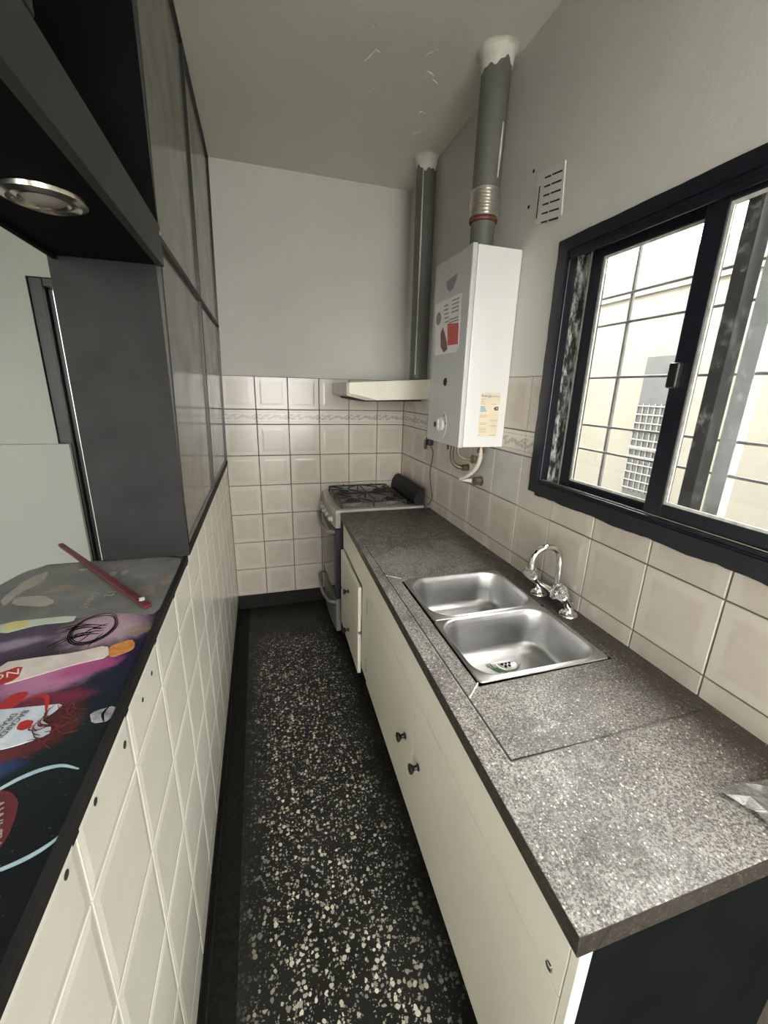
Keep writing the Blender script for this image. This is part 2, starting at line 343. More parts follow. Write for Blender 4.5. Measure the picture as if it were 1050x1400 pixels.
# ------------------------------------------------------------------ mesh helpers (world coordinates in, root-relative out)
class MB:
    def __init__(s): s.v = []; s.f = []; s.m = []
    def add(s, vs, fs, mi=0):
        o = len(s.v); s.v += [tuple(p) for p in vs]; s.f += [tuple(i + o for i in f) for f in fs]; s.m += [mi] * len(fs); return s
    def box(s, a, b, mi=0):
        x0, x1 = sorted((a[0], b[0])); y0, y1 = sorted((a[1], b[1])); z0, z1 = sorted((a[2], b[2]))
        return s.add([(x0, y0, z0), (x1, y0, z0), (x1, y1, z0), (x0, y1, z0), (x0, y0, z1), (x1, y0, z1), (x1, y1, z1), (x0, y1, z1)],
                     [(3, 2, 1, 0), (4, 5, 6, 7), (0, 1, 5, 4), (1, 2, 6, 5), (2, 3, 7, 6), (3, 0, 4, 7)], mi)
    def prism(s, poly, z0, z1, mi=0):           # polygon in x, y
        n = len(poly); a = sum(poly[i][0] * poly[(i + 1) % n][1] - poly[(i + 1) % n][0] * poly[i][1] for i in range(n))
        if a < 0: poly = poly[::-1]
        return s.add([(x, y, z0) for x, y in poly] + [(x, y, z1) for x, y in poly],
                     [tuple(range(n - 1, -1, -1)), tuple(range(n, 2 * n))] + [(i, (i + 1) % n, n + (i + 1) % n, n + i) for i in range(n)], mi)
    def extrude(s, pts, vec, mi=0):             # 3-D planar polygon pushed along vec
        n = len(pts); v = Vector(vec); p = [Vector(q) for q in pts]
        nn = sum(((p[i] - p[0]).cross(p[(i + 1) % n] - p[0]) for i in range(1, n - 1)), Vector())
        if nn.dot(v) < 0: p = p[::-1]
        return s.add(p + [q + v for q in p], [tuple(range(n - 1, -1, -1)), tuple(range(n, 2 * n))] + [(i, (i + 1) % n, n + (i + 1) % n, n + i) for i in range(n)], mi)
    def tube(s, pts, r, n=10, mi=0, caps=True):
        pts = [Vector(p) for p in pts]; rs = r if isinstance(r, (list, tuple)) else [r] * len(pts)
        T = [(pts[min(i + 1, len(pts) - 1)] - pts[max(i - 1, 0)]).normalized() for i in range(len(pts))]
        u = T[0].orthogonal().normalized(); vs = []
        for p, t_, q in zip(pts, T, rs):
            u = (u - t_ * u.dot(t_)).normalized(); w = t_.cross(u)
            vs += [p + (u * math.cos(2 * math.pi * k / n) + w * math.sin(2 * math.pi * k / n)) * q for k in range(n)]
        fs = [(i * n + k, i * n + (k + 1) % n, (i + 1) * n + (k + 1) % n, (i + 1) * n + k) for i in range(len(pts) - 1) for k in range(n)]
        if caps: fs += [tuple(range(n - 1, -1, -1)), tuple(range((len(pts) - 1) * n, len(pts) * n))]
        return s.add(vs, fs, mi)
    def lathe(s, prof, c, axis=(0, 0, 1), n=24, mi=0):   # prof: (radius, height along axis)
        c = Vector(c); a = Vector(axis).normalized()
        return s._lathe(prof, c, a, n, mi)
    def _lathe(s, prof, c, a, n, mi):
        a = a.normalized()
        u = a.orthogonal().normalized(); w = a.cross(u); vs = []
        for r_, h in prof:
            vs += [c + a * h + (u * math.cos(2 * math.pi * k / n) + w * math.sin(2 * math.pi * k / n)) * max(r_, 1e-5) for k in range(n)]
        L = len(prof)
        fs = [(i * n + k, i * n + (k + 1) % n, (i + 1) * n + (k + 1) % n, (i + 1) * n + k) for i in range(L - 1) for k in range(n)]
        fs += [tuple(range(n - 1, -1, -1)), tuple(range((L - 1) * n, L * n))]
        return s.add(vs, fs, mi)
def root_loc(p):
    v = Vector()
    while p is not None: v += p.location; p = p.parent
    return v
def obj(name, mb, mats, parent=None, smooth=False, bevel=0, seg=2, local=False, label=None):
    off = Vector() if local else root_loc(parent)
    me = bpy.data.meshes.new(name)
    me.from_pydata([tuple(Vector(v) - off) for v in mb.v], [], mb.f)
    for m in (mats if isinstance(mats, (list, tuple)) else [mats]): me.materials.append(M[m])
    me.polygons.foreach_set('material_index', mb.m)
    me.update()
    o = bpy.data.objects.new(name, me); C.objects.link(o)
    if parent is not None: o.parent = parent
    if smooth:
        me.polygons.foreach_set('use_smooth', [True] * len(me.polygons)); me.set_sharp_from_angle(angle=math.radians(40))
    if bevel:
        b = o.modifiers.new('bevel', 'BEVEL'); b.width = bevel; b.segments = seg; b.limit_method = 'ANGLE'; b.angle_limit = math.radians(35)
    if label: o['label'] = label
    return o
def tag(o, label, cat, group=None):
    o['label'] = label; o['category'] = cat
    if group: o['group'] = group
    return o
def thing(name, loc, label, cat, group=None):
    o = bpy.data.objects.new(name, None); o.empty_display_size = .05; C.objects.link(o); o.location = loc
    return tag(o, label, cat, group)
def struct(o): o['kind'] = 'structure'; return o
def B(a, b): return MB().box(a, b)
def text(body, size, mtx, m, parent, name='lettering', depth=.0003):
    cu = bpy.data.curves.new('tmp', 'FONT'); cu.body = body; cu.size = size; cu.extrude = depth; cu.align_x = 'CENTER'; cu.align_y = 'CENTER'; cu.resolution_u = 3
    to = bpy.data.objects.new('tmp', cu); C.objects.link(to); bpy.context.view_layer.update()
    me = bpy.data.meshes.new_from_object(to.evaluated_get(bpy.context.evaluated_depsgraph_get()))
    bpy.data.objects.remove(to); bpy.data.curves.remove(cu)
    me.transform(Matrix.Translation(-root_loc(parent)) @ mtx); me.materials.clear(); me.materials.append(M[m]); me.name = name
    o = bpy.data.objects.new(name, me); C.objects.link(o); o.parent = parent; return o
def frame_m(loc, xdir, ydir):
    x = Vector(xdir).normalized(); z = x.cross(Vector(ydir)).normalized(); y = z.cross(x)
    m = Matrix((x, y, z)).transposed().to_4x4(); m.translation = loc; return m
def arc(c, r, a0, a1, n, plane='xz'):
    out = []
    for i in range(n + 1):
        a = math.radians(a0 + (a1 - a0) * i / n); u, v = r * math.cos(a), r * math.sin(a)
        out.append({'xz': (c[0] + u, c[1], c[2] + v), 'yz': (c[0], c[1] + u, c[2] + v), 'xy': (c[0] + u, c[1] + v, c[2])}[plane])
    return out
def smooth_path(pts, k=6):
    P = [Vector(p) for p in pts]; P = [P[0] * 2 - P[1]] + P + [P[-1] * 2 - P[-2]]; out = []
    for i in range(1, len(P) - 2):
        for j in range(k):
            t_ = j / k; a, b_, c_, d = P[i - 1:i + 3]
            out.append(.5 * ((2 * b_) + (c_ - a) * t_ + (2 * a - 5 * b_ + 4 * c_ - d) * t_ ** 2 + (-a + 3 * b_ - 3 * c_ + d) * t_ ** 3))
    return out + [P[-2]]

# ------------------------------------------------------------------ room shell
XL, YB, XO, YL = -3.0, -4.6, W + .13, .6
TT = 1.594                       # top of the wall tiles
struct(obj('floor', B((0, YB, -.1), (XO, .15, 0)), 'terrazzo'))
struct(obj('floor_far_room', B((XL, YB, -.1), (-.0, .75, 0)), 'plinth'))
struct(obj('ceiling', B((XL - .15, YB - .15, H), (XO, .9, H + .15)), 'ceiling'))
wb = MB().box((0, .004, 0), (W + .004, .15, TT), 1).box((-.15, .001, TT), (XO, .15, H), 0)
wall_back = struct(obj('wall_back', wb, ['plaster', 'grout']))
HY0, HY1, HZ0, HZ1 = -1.54, -2.80, 1.212, 1.972        # window hole
wr = MB()
wr.box((W + .004, HY0, 0), (XO, .15, TT), 1); wr.box((W + .001, HY0, TT), (XO, .15, H), 0)
wr.box((W + .004, HY1, 0), (XO, HY0, HZ0), 1); wr.box((W + .001, HY1, HZ1), (XO, HY0, H), 0)
wr.box((W + .004, YB, 0), (XO, HY1, TT), 1); wr.box((W + .001, YB, TT), (XO, HY1, H), 0)
wall_right = struct(obj('wall_right', wr, ['plaster', 'grout']))
# half wall under the bar: a hair out of square with the room
wall_left = struct(obj('wall_left', B((-.10, -3.3, 0), (-.004, .15, 1.043)), 'grout_light'))
wall_left.rotation_euler.z = -.0052
struct(obj('wall_rear', MB().box((-.05, YB - .15, 2.5), (1.15, YB, H)).box((1.15, YB - .15, 0), (XO, YB, H)).box((-.9, YB - .15, 0), (-.05, YB, H))
       .box((-2.5, YB - .15, 2.5), (-.9, YB, H)).box((XL, YB - .15, 0), (-2.5, YB, H)), 'white_wall'))  # unseen rear openings, made large to let in more sky light
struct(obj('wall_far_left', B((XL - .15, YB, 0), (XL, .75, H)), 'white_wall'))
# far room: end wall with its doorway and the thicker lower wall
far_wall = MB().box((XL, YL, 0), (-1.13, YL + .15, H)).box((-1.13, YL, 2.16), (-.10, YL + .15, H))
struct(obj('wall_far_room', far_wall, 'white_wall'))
struct(obj('trim_dado', B((XL, YL - .035, 0), (-1.06, YL, 1.118)), 'white_wall', bevel=.004))
struct(obj('wall_side', B((-.10, .15, 0), (0, .75, H)), 'white_wall'))
dr = struct(obj('door_1', B((-1.00, YL + .09, 0), (-.16, YL + .13, 2.12)), 'charcoal', bevel=.003))
obj('door_frame', MB().box((-1.13, YL + .01, 0), (-1.055, YL + .15, 2.16)).box((-1.055, YL + .01, 2.11), (-.10, YL + .15, 2.16)).box((-1.055, YL + .07, 0), (-1.03, YL + .15, 2.11)), 'black', dr, bevel=.004)
obj('door_stop', B((-1.002, YL + .06, 0), (-.985, YL + .09, 2.10)), 'fascia', dr)
obj('door_casing', MB().box((-1.15, YL - .012, 1.118), (-1.13, YL + .02, 2.18)).box((-1.13, YL - .012, 2.16), (-.2, YL + .02, 2.185)), 'white_wall', dr)
# skirtings
struct(obj('baseboard_back', B((0, -.012, 0), (W, .004, .098)), 'plinth', bevel=.003))
bl = struct(obj('baseboard_left', B((-.004, -3.3, 0), (.004, 0, .062)), 'plinth', bevel=.002)); bl.rotation_euler.z = -.0052
struct(obj('floor_border', MB().box((.004, -3.2, 0), (.075, -.012, .0025)), 'plinth'))

# ------------------------------------------------------------------ wall tiles (every tile an object; faces -Y in its own space)
def tile_mesh(name, w, h, m, rim=.026, lift=.0016, edge=.0018, th=.006, slope=.006):
    def ring(a, b, y): return [(-a, y, -b), (a, y, -b), (a, y, b), (-a, y, b)]
    a, b = w / 2, h / 2
    rim = min(rim, a * .45, b * .45)
    L = [ring(a, b, 0), ring(a, b, -th + .0018), ring(a - edge, b - edge, -th), ring(a - rim, b - rim, -th), ring(a - rim - slope, b - rim - slope, -th - lift)]
    vs = [p for r in L for p in r]; fs = []
    for i in range(len(L) - 1):
        for k in range(4): fs.append((i * 4 + k, i * 4 + (k + 1) % 4, i * 4 + 4 + (k + 1) % 4, i * 4 + 4 + k))
    n = (len(L) - 1) * 4; fs.append((n, n + 1, n + 2, n + 3))
    me = bpy.data.meshes.new(name); me.from_pydata(vs, [], fs); me.materials.append(M[m]); me.update(); return me
tcache = {}
def put_tile(wall, kind, u0, u1, z0, z1, face, gap=.0020, relief=True):
    w, h = abs(u1 - u0) - 2 * gap, z1 - z0 - 2 * gap
    if w < .004 or h < .004: return
    key = (kind, round(w, 4), round(h, 4), relief)
    if key not in tcache:
        nm = 'decor_tile' if kind == 'decor' else ('cement_patch' if kind == 'patch' else 'tile')
        rl = relief and kind in ('tile_beige', 'tile_white') and w > .09 and h > .09
        args = dict(rim=.026, lift=.0004, slope=.010) if kind == 'tile_beige' else dict(rim=.0035, lift=.0012, slope=.011)
        tcache[key] = tile_mesh(nm, w, h, kind, **args) if rl else tile_mesh(nm, w, h, kind, .006, .0, .003)
    me = tcache[key]
    o = bpy.data.objects.new(me.name.split('.')[0], me); C.objects.link(o); o.parent = wall
    u, z = (u0 + u1) / 2, (z0 + z1) / 2
    jit = Vector((0, random.uniform(-.0004, .0004), 0))
    if face == 'back': o.location = Vector((u, .005, z)) + jit
    elif face == 'right': o.location = (W + .005, u, z); o.rotation_euler.z = -math.pi / 2
    else: o.location = (-.005, u, z); o.rotation_euler.z = math.pi / 2
    o.rotation_euler.x = random.uniform(-.003, .003) if face != 'left' else 0
    return o
rows_b = [(.1 + .2 * k, .3 + .2 * k, 'tile_beige') for k in range(6)] + [(1.3, 1.394, 'decor'), (1.394, TT, 'tile_beige')]
cols_b = [(.0015 + .2 * k, min(.2015 + .2 * k, W)) for k in range(6)]
for a, b in cols_b:
    for z0, z1, k in rows_b: put_tile(wall_back, k, a, b, z0, z1, 'back')
rows_r = [(.7, .9, 'tile_beige'), (.9, 1.1, 'tile_beige'), (1.1, 1.3, 'tile_beige'), (1.3, 1.394, 'decor'), (1.394, TT, 'tile_beige')]
js = [0.0] + [-.0322 - .2 * k for k in range(16)]
for a, b in zip(js[1:], js[:-1]):                  # a < b
    for z0, z1, k in rows_r:
        if z1 <= .9 and b < -.6: z0 = .80
        if z0 > 1.09 and z0 < 1.2 and -1.45 < (a + b) / 2 < -1.03: k = 'patch'
        if b <= -1.49:                             # under the window (and past it)
            if z0 >= 1.17: continue
            put_tile(wall_right, k, a, b, z0, min(z1, 1.20), 'right')
        elif a < -1.51:
            if z1 <= 1.17: put_tile(wall_right, k, a, b, z0, z1, 'right')
            elif z0 < 1.17:                        # tile cut round the window corner
                g = .0015; Lp = [(W + .005, y, z) for y, z in ((b - g, z0 + g), (b - g, z1 - g), (-1.505, z1 - g), (-1.505, 1.20), (a + g, 1.20), (a + g, z0 + g))]
                obj('tile', MB().extrude(Lp, (-.006, 0, 0)), k, wall_right)
            else: put_tile(wall_right, k, -1.51, b, z0, z1, 'right')
        else: put_tile(wall_right, k, a, b, z0, z1, 'right')
jl = [0.0] + [-.026 - .196 * k for k in range(17)]
zl = [.062, .145, .34, .535, .73, .925, 1.043]
for a, b in zip(jl[1:], jl[:-1]):
    for z0, z1 in zip(zl[:-1], zl[1:]): put_tile(wall_left, 'tile_white', a, b, z0, z1, 'left', .0008)
for y, z, r in ((-2.213, 1.0, .006), (-2.325, 1.022, .005), (-2.41, 1.022, .005), (-2.042, 1.0, .0045), (-2.11, .996, .004)):
    obj('anchor_hole', MB()._lathe([(r, 0), (r, .0035), (r * .6, .004)], Vector((-.0005, y, z)), Vector((1, 0, 0)), 12, 0), 'dark', wall_left, local=True)
# filler lumps and pock marks on the plaster
for y, z in ((-1.286, 2.176), (-1.294, 2.281)):
    obj('screw_hole', MB()._lathe([(.006, 0), (.005, .002), (.002, .003)], Vector((W + .001, y, z)), Vector((-1, 0, 0)), 10, 0), 'dark', wall_right)

# ------------------------------------------------------------------ window in the right wall
win = bpy.data.objects.new('window_1', None); C.objects.link(win); win.location = (W, -2.15, 1.172); struct(win)
def rough_strip(y0, z0, y1, z1, w, x0, x1, n=60, amp=.004):      # hand painted border band with an uneven outer edge
    d = Vector((y1 - y0, z1 - z0)); L = d.length; d /= L; nrm = Vector((-d.y, d.x)); pts = []
    for i in range(n + 1):
        p = Vector((y0, z0)) + d * (L * i / n) + nrm * (w + random.uniform(-amp, amp) * .6 + amp * .6 * math.sin(i * .7)); pts.append(p)
    inner = [Vector((y0, z0)), Vector((y1, z1))]
    return [(x0, p.x, p.y) for p in pts] + [(x0, p.x, p.y) for p in inner[::-1]], (x1 - x0, 0, 0)
for nm, a in (('border_band', (-1.54, 1.970, -2.86, 1.970)), ('border_band', (-2.86, 1.216, -1.54, 1.216)), ('border_band', (-1.542, 1.18, -1.542, 2.006))):
    w_ = -.036 if nm == 'x' else .038
    y0, z0, y1, z1 = a
    if z0 == z1 and y1 < y0: pts, v = rough_strip(y1, z1, y0, z0, .036, W + .004, W - .007, 60, .0012)
    elif z0 == z1: pts, v = rough_strip(y0, z0, y1, z1, -.044, W + .004, W - .009, 60, .003)
    else: pts, v = rough_strip(y0, z0, y1, z1, -.046, W + .004, W - .007, 60, .0015)
    obj(nm, MB().extrude(pts, v), 'navy', win)
obj('frame_jamb', MB().box((W, HY0, HZ0), (W + .10, HY0 - .010, HZ1)).box((W + .075, HY0 - .01, HZ0), (W + .10, -1.60, HZ1)), 'navy', win, bevel=.002)
obj('frame_channel', MB().box((W + .030, HY0 - .010, HZ0 + .004), (W + .075, HY0 - .013, HZ1 - .01)).box((W + .060, -1.552, HZ0 + .004), (W + .074, -1.588, HZ1 - .01)), 'weathered', win)
obj('frame_channel_lip', B((W + .046, -1.588, HZ0 + .004), (W + .060, -1.600, HZ1 - .012)), 'bone', win, bevel=.002)
obj('frame_head', MB().box((W, HY0, HZ1), (W + .11, HY1, HZ1 - .012)).box((W, HY0, HZ1 - .012), (W + .006, HY1, HZ1 - .03)), 'navy', win, bevel=.002)
obj('frame_sill', MB().box((W - .002, HY0, HZ0), (W + .11, HY1, HZ0 + .010)).box((W - .002, HY0, HZ0 + .01), (W + .004, HY1, HZ0 + .018)), 'navy', win, bevel=.002)
obj('sill_track', B((W + .006, HY0 - .012, HZ0 + .0102), (W + .010, HY1, HZ0 + .022)), 'nickel', win)
obj('head_track', B((W + .008, HY0 - .012, HZ1 - .0122), (W + .012, HY1, HZ1 - .022)), 'nickel', win)
def sash(y0, y1, z0, z1, x0, x1, sl, sr, st, sb):
    fr = MB().box((x0, y0, z0), (x1, y0 - sl, z1)).box((x0, y1 + sr, z0), (x1, y1, z1)).box((x0, y0 - sl, z1 - st), (x1, y1 + sr, z1)).box((x0, y0 - sl, z0), (x1, y1 + sr, z0 + sb))
    f = obj('sash', fr, 'navy', win, bevel=.003)
    xm = (x0 + x1) / 2
    obj('glass_pane', B((xm - .002, y0 - sl, z0 + sb), (xm + .002, y1 + sr, z1 - st)), 'glass', f)
    bd = MB(); e = .007
    for xx in ((x0 + .004, xm - .0025),):
        bd.box((xx[0], y0 - sl, z0 + sb), (xx[1], y0 - sl - e, z1 - st)).box((xx[0], y1 + sr + e, z0 + sb), (xx[1], y1 + sr, z1 - st))
        bd.box((xx[0], y0 - sl - e, z1 - st - e), (xx[1], y1 + sr + e, z1 - st)).box((xx[0], y0 - sl - e, z0 + sb), (xx[1], y1 + sr + e, z0 + sb + e))
    obj('glazing_bead', bd, 'bone', f)
    return f
s1 = sash(-1.602, -2.006, 1.222, 1.960, W + .040, W + .062, .048, .046, .030, .026)
s2 = sash(-1.975, -2.78, 1.224, 1.962, W + .012, W + .034, .052, .05, .028, .042)
lt = obj('latch', B((W - .006, -1.978, 1.553), (W + .0125, -2.004, 1.612)), 'plastic_black', s2, bevel=.004)
gr = thing('window_grille', (W + .15, -2.15, 1.2), 'thin black steel security grille behind the sliding window panes', 'grille')
for z in (1.345, 1.43, 1.59, 1.755, 1.84): obj('rail', MB().tube([(W + .15, -1.45, z), (W + .15, -2.9, z)], .0042, 8), 'bar_grey', gr)
obj('bar', MB().tube([(W + .156, -1.668, 1.12), (W + .156, -1.668, 2.05)], .0062, 8), 'bar_grey', gr)
obj('flat_bar', B((W + .10, -2.000, 1.15), (W + .14, -2.034, 2.05)), 'black', gr)
obj('flat_bar', B((W + .145, -2.036, 1.15), (W + .175, -2.075, 2.05)), 'post_grey', gr, label='pale grey galvanised post of the grille')

# ------------------------------------------------------------------ courtyard outside
struct(obj('ground', B((-14, -14, -.3), (14, 14, -.12)), 'concrete'))
cw_ = MB().box((3.2, -7, -.12), (3.4, 4.5, 2.55)); cw_.box((3.17, -7, 2.30), (3.2, 4.5, 2.325))
cw_.box((XO, 1.6, -.12), (3.2, 1.75, 2.55)).box((XO, -4.6, -.12), (3.2, -4.45, 2.55))  # unseen side walls added to cut the sky light in the courtyard
struct(obj('wall_courtyard', cw_, 'cream_outer'))
gd = thing('courtyard_gate', (3.17, -.26, .0), 'grey sheet metal gate with white wire mesh against the courtyard wall', 'gate')
obj('gate_leaf', B((3.16, -.10, .0), (3.195, -.42, 1.83)), 'outer_grey', gd)
for i in range(7): obj('mesh_wire', MB().tube([(3.155, -.10 - .053 * i, .78), (3.155, -.10 - .053 * i, 1.48)], .006, 6), 'outer_light', gd)
for i in range(11): obj('mesh_wire', MB().tube([(3.15, -.10, .80 + .066 * i), (3.15, -.42, .80 + .066 * i)], .006 if i not in (5,) else .016, 6), 'outer_light', gd)

# ------------------------------------------------------------------ black framed partition standing on the half wall
PY = -1.56
part = thing('glazed_partition', (0, 0, 1.047), 'black framed partition of four smoky grey panels on the half wall', 'partition')
part.rotation_euler = (0, .0198, -.0052)
zt = H - 1.047 - .012; rz = .822; by = -.795
def PB(a, b): return MB().box(a, b)
for y0, y1 in ((-.012, by + .008), (by - .008, PY + .012)):
    for z0, z1 in ((.032, rz - .008), (rz + .008, zt)):
        obj('panel', PB((-.012, y0, z0), (-.004, y1, z1)), 'panel_grey', part, local=True)
obj('end_post', PB((-.03, -.012, 0), (.004, .001, zt)), 'black', part, local=True, bevel=.002)
obj('mullion', PB((-.03, by - .009, .03), (.004, by + .009, zt)), 'black', part, local=True, bevel=.002)
obj('edge_post', PB((-.03, PY - .004, .0), (.003, PY + .012, zt)), 'fascia', part, local=True, bevel=.002)
obj('middle_rail', PB((-.03, PY, rz - .008), (.006, 0, rz + .008)), 'fascia', part, local=True, bevel=.002)
obj('bottom_rail', PB((-.03, PY, 0), (.006, 0, .030)), 'charcoal', part, local=True, bevel=.003)
obj('bead', PB((-.006, PY + .01, .030), (.002, 0, .036)), 'grey_plastic', part, local=True)
obj('top_rail', PB((-.03, PY, zt), (.005, 0, zt + .010)), 'black', part, local=True)

# pass-through surround above and beside the bar
ptf = thing('pass_through_surround', (-.1, -1.57, 1.05), 'black board surround framing the serving hatch above the bar', 'surround')
obj('reveal_panel', B((-.225, -1.565, 1.0525), (-.002, -1.548, 1.8082)), 'charcoal', ptf)
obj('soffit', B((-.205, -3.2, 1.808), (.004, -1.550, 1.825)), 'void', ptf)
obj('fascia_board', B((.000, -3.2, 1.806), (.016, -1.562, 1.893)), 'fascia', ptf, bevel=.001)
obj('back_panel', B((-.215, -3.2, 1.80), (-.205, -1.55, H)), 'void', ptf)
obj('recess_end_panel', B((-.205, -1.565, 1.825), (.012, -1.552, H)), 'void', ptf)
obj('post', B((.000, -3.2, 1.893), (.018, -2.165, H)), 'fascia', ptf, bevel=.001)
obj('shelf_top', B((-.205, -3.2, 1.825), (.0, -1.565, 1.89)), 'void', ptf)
obj('screw_head', MB()._lathe([(.005, 0), (.004, .002), (.0, .003)], Vector((.016, -1.572, 1.875)), Vector((1, 0, 0)), 10, 0), 'chrome', ptf)
dl = thing('downlight', (-.084, -1.930, 1.8065), 'round nickel recessed spotlight in the black soffit', 'lamp')
obj('trim_ring', MB()._lathe([(.036, .001), (.058, .0), (.057, -.006), (.048, -.010), (.042, -.006), (.040, .0)], Vector((-.084, -1.930, 1.8065)), Vector((0, 0, 1)), 40, 0), 'nickel', dl, smooth=True)
obj('inner_ring', MB()._lathe([(.0, -.003), (.040, -.003), (.041, -.005), (.034, -.0075), (.030, -.004), (.0, -.004)], Vector((-.084, -1.930, 1.8065)), Vector((0, 0, 1)), 36, 0), 'nickel', dl, smooth=True)
obj('lens', MB()._lathe([(.0, -.004), (.029, -.0045), (.026, -.007), (.014, -.009), (.0, -.0095)], Vector((-.084, -1.930, 1.8065)), Vector((0, 0, 1)), 30, 0), 'p_ghost', dl, smooth=True)

# ------------------------------------------------------------------ bar top with its printed laminate
ZB = 1.048
bar = thing('bar_counter', (-.2, -2.3, 1.03), 'dark printed laminate bar top on the white tiled half wall', 'counter')
lx = lambda y: .0052 * y
obj('bar_top', MB().prism([(lx(-1.545) - .009, -1.545), (lx(-3.2) - .009, -3.2), (-.52, -3.2), (-.425, -1.70), (-.40, -1.60), (-.365, -1.545)], 1.022, ZB), 'print', bar, bevel=.001)
obj('edge_trim', MB().prism([(lx(-1.568) - .010, -1.568), (lx(-3.2) - .010, -3.2), (lx(-3.2) + .0015, -3.2), (lx(-1.568) + .0015, -1.568)], 1.028, ZB + .0035), 'charcoal', bar, bevel=.002)
pz = [ZB]
def patch(name, poly, m, dz=.0003):
    pz[0] += .00004
    poly = [(min(x, lx(y) - .0105), y) for x, y in poly]
    return obj(name, MB().prism(smooth2(poly), ZB - .0005, pz[0] + .00015), m, bar)
def smooth2(p):                                  # one round of corner cutting
    out = []
    for i in range(len(p)):
        a, b = Vector(p[i]), Vector(p[(i + 1) % len(p)])
        out += [tuple(a.lerp(b, .18)), tuple(a.lerp(b, .82))]
    return out
def tri_order(p): return p
patch('dusty_film', [(-.40, -1.585), (-.36, -1.55), (-.006, -1.55), (-.012, -1.756), (-.012, -1.900), (-.075, -1.885), (-.121, -1.869), (-.236, -1.886), (-.307, -1.893), (-.425, -1.80), (-.42, -1.674)], 'p_dust')
patch('faded_print', [(-.377, -1.746), (-.37, -1.629), (-.341, -1.591), (-.326, -1.662), (-.352, -1.723), (-.351, -1.786)], 'p_ghost')
patch('faded_print', [(-.351, -1.741), (-.292, -1.745), (-.252, -1.787), (-.268, -1.807), (-.341, -1.779)], 'p_ghost')
patch('faded_print', [(-.322, -1.707), (-.254, -1.696), (-.24, -1.722), (-.263, -1.735), (-.318, -1.725)], 'p_ghost_brown')
patch('faded_print', [(-.188, -1.636), (-.171, -1.636), (-.165, -1.67), (-.183, -1.665)], 'p_ghost')
patch('faded_print', [(-.160, -1.642), (-.146, -1.632), (-.140, -1.650), (-.152, -1.666)], 'p_ghost')
patch('faded_print', [(-.098, -1.758), (-.059, -1.739), (-.047, -1.798), (-.08, -1.801)], 'p_ghost_brown')
patch('faded_print', [(-.050, -1.70), (-.025, -1.69), (-.022, -1.74), (-.045, -1.75)], 'p_ghost_brown')
patch('faded_print', [(-.27, -1.600), (-.24, -1.597), (-.238, -1.606), (-.265, -1.610)], 'p_ghost')
patch('printed_strip', [(-.322, -1.861), (-.185, -1.863), (-.182, -1.891), (-.242, -1.887), (-.299, -1.911)], 'p_mint')
patch('printed_strip', [(-.311, -1.864), (-.271, -1.862), (-.262, -1.892), (-.302, -1.90)], 'p_yellow')
patch('printed_bottle', [(-.25, -2.015), (-.185, -2.012), (-.139, -2.013), (-.087, -2.0), (-.072, -2.042), (-.126, -2.052), (-.182, -2.073), (-.217, -2.084)], 'p_white')
patch('printed_bottle_cap', [(-.084, -2.006), (-.049, -1.99), (-.038, -2.008), (-.036, -2.028), (-.07, -2.047)], 'p_orange')
patch('printed_label', [(-.25, -2.055), (-.208, -2.030), (-.198, -2.072), (-.235, -2.09)], 'p_red')
patch('printed_splash', [(-.195, -2.131), (-.186, -2.11), (-.165, -2.112), (-.166, -2.132), (-.174, -2.152), (-.184, -2.154)], 'p_red')
patch('printed_bottle', [(-.20, -2.145), (-.139, -2.152), (-.101, -2.156), (-.109, -2.175), (-.12, -2.185), (-.099, -2.204), (-.096, -2.220), (-.133, -2.232), (-.17, -2.234)], 'p_ice')
patch('printed_seal', [(-.147, -2.184), (-.139, -2.180), (-.128, -2.185), (-.127, -2.198), (-.135, -2.2025), (-.145, -2.197)], 'p_red')
patch('printed_bottle_neck', [(-.056, -2.188), (-.012, -2.180), (-.012, -2.213), (-.046, -2.212)], 'p_silver')
patch('printed_oval', [(-.150, -2.30), (-.114, -2.303), (-.1, -2.309), (-.086, -2.324), (-.079, -2.345), (-.075, -2.371), (-.080, -2.40), (-.13, -2.42)], 'p_oval')
def stroke(pts, w, m, name):
    pts = [Vector((x, y)) for x, y in pts]; L = []; Rr = []
    for i, p in enumerate(pts):
        t_ = (pts[min(i + 1, len(pts) - 1)] - pts[max(i - 1, 0)]).normalized(); n_ = Vector((-t_.y, t_.x))
        k = w * (.25 + .75 * math.sin(math.pi * (i + .3) / (len(pts) - .4)))
        L.append(tuple(p + n_ * k)); Rr.append(tuple(p - n_ * k))
    pz[0] += .00003; vs = [(*q, pz[0] + .0002) for q in L + Rr]; n = len(L)
    return MB().add(vs + [(a, b, c - .0006) for a, b, c in vs], [(i + 1, i, n + i, n + i + 1) for i in range(n - 1)] + [(2 * n + i, 2 * n + i + 1, 3 * n + i + 1, 3 * n + i) for i in range(n - 1)]), m, name
def put_stroke(*a): mb, m, nm = stroke(*a); return obj(nm, mb, m, bar)
sp2 = lambda pts: [(p.x, p.y) for p in smooth_path([(a, b, 0) for a, b in pts], 8)]
put_stroke(sp2([(-.135, -2.315), (-.116, -2.302), (-.098, -2.290), (-.078, -2.283), (-.057, -2.283), (-.034, -2.294)]), .0032, 'p_arc', 'printed_arc')
put_stroke(sp2([(-.10, -2.412), (-.067, -2.408), (-.043, -2.401), (-.027, -2.391), (-.014, -2.376)]), .0026, 'p_arc', 'printed_arc')
put_stroke(sp2([(-.165, -2.135), (-.150, -2.128), (-.134, -2.132), (-.126, -2.150), (-.120, -2.168)]), .0035, 'p_red', 'printed_ribbon')
put_stroke(sp2([(-.032, -2.180), (-.036, -2.196), (-.030, -2.213)]), .002, 'void', 'printed_ring')
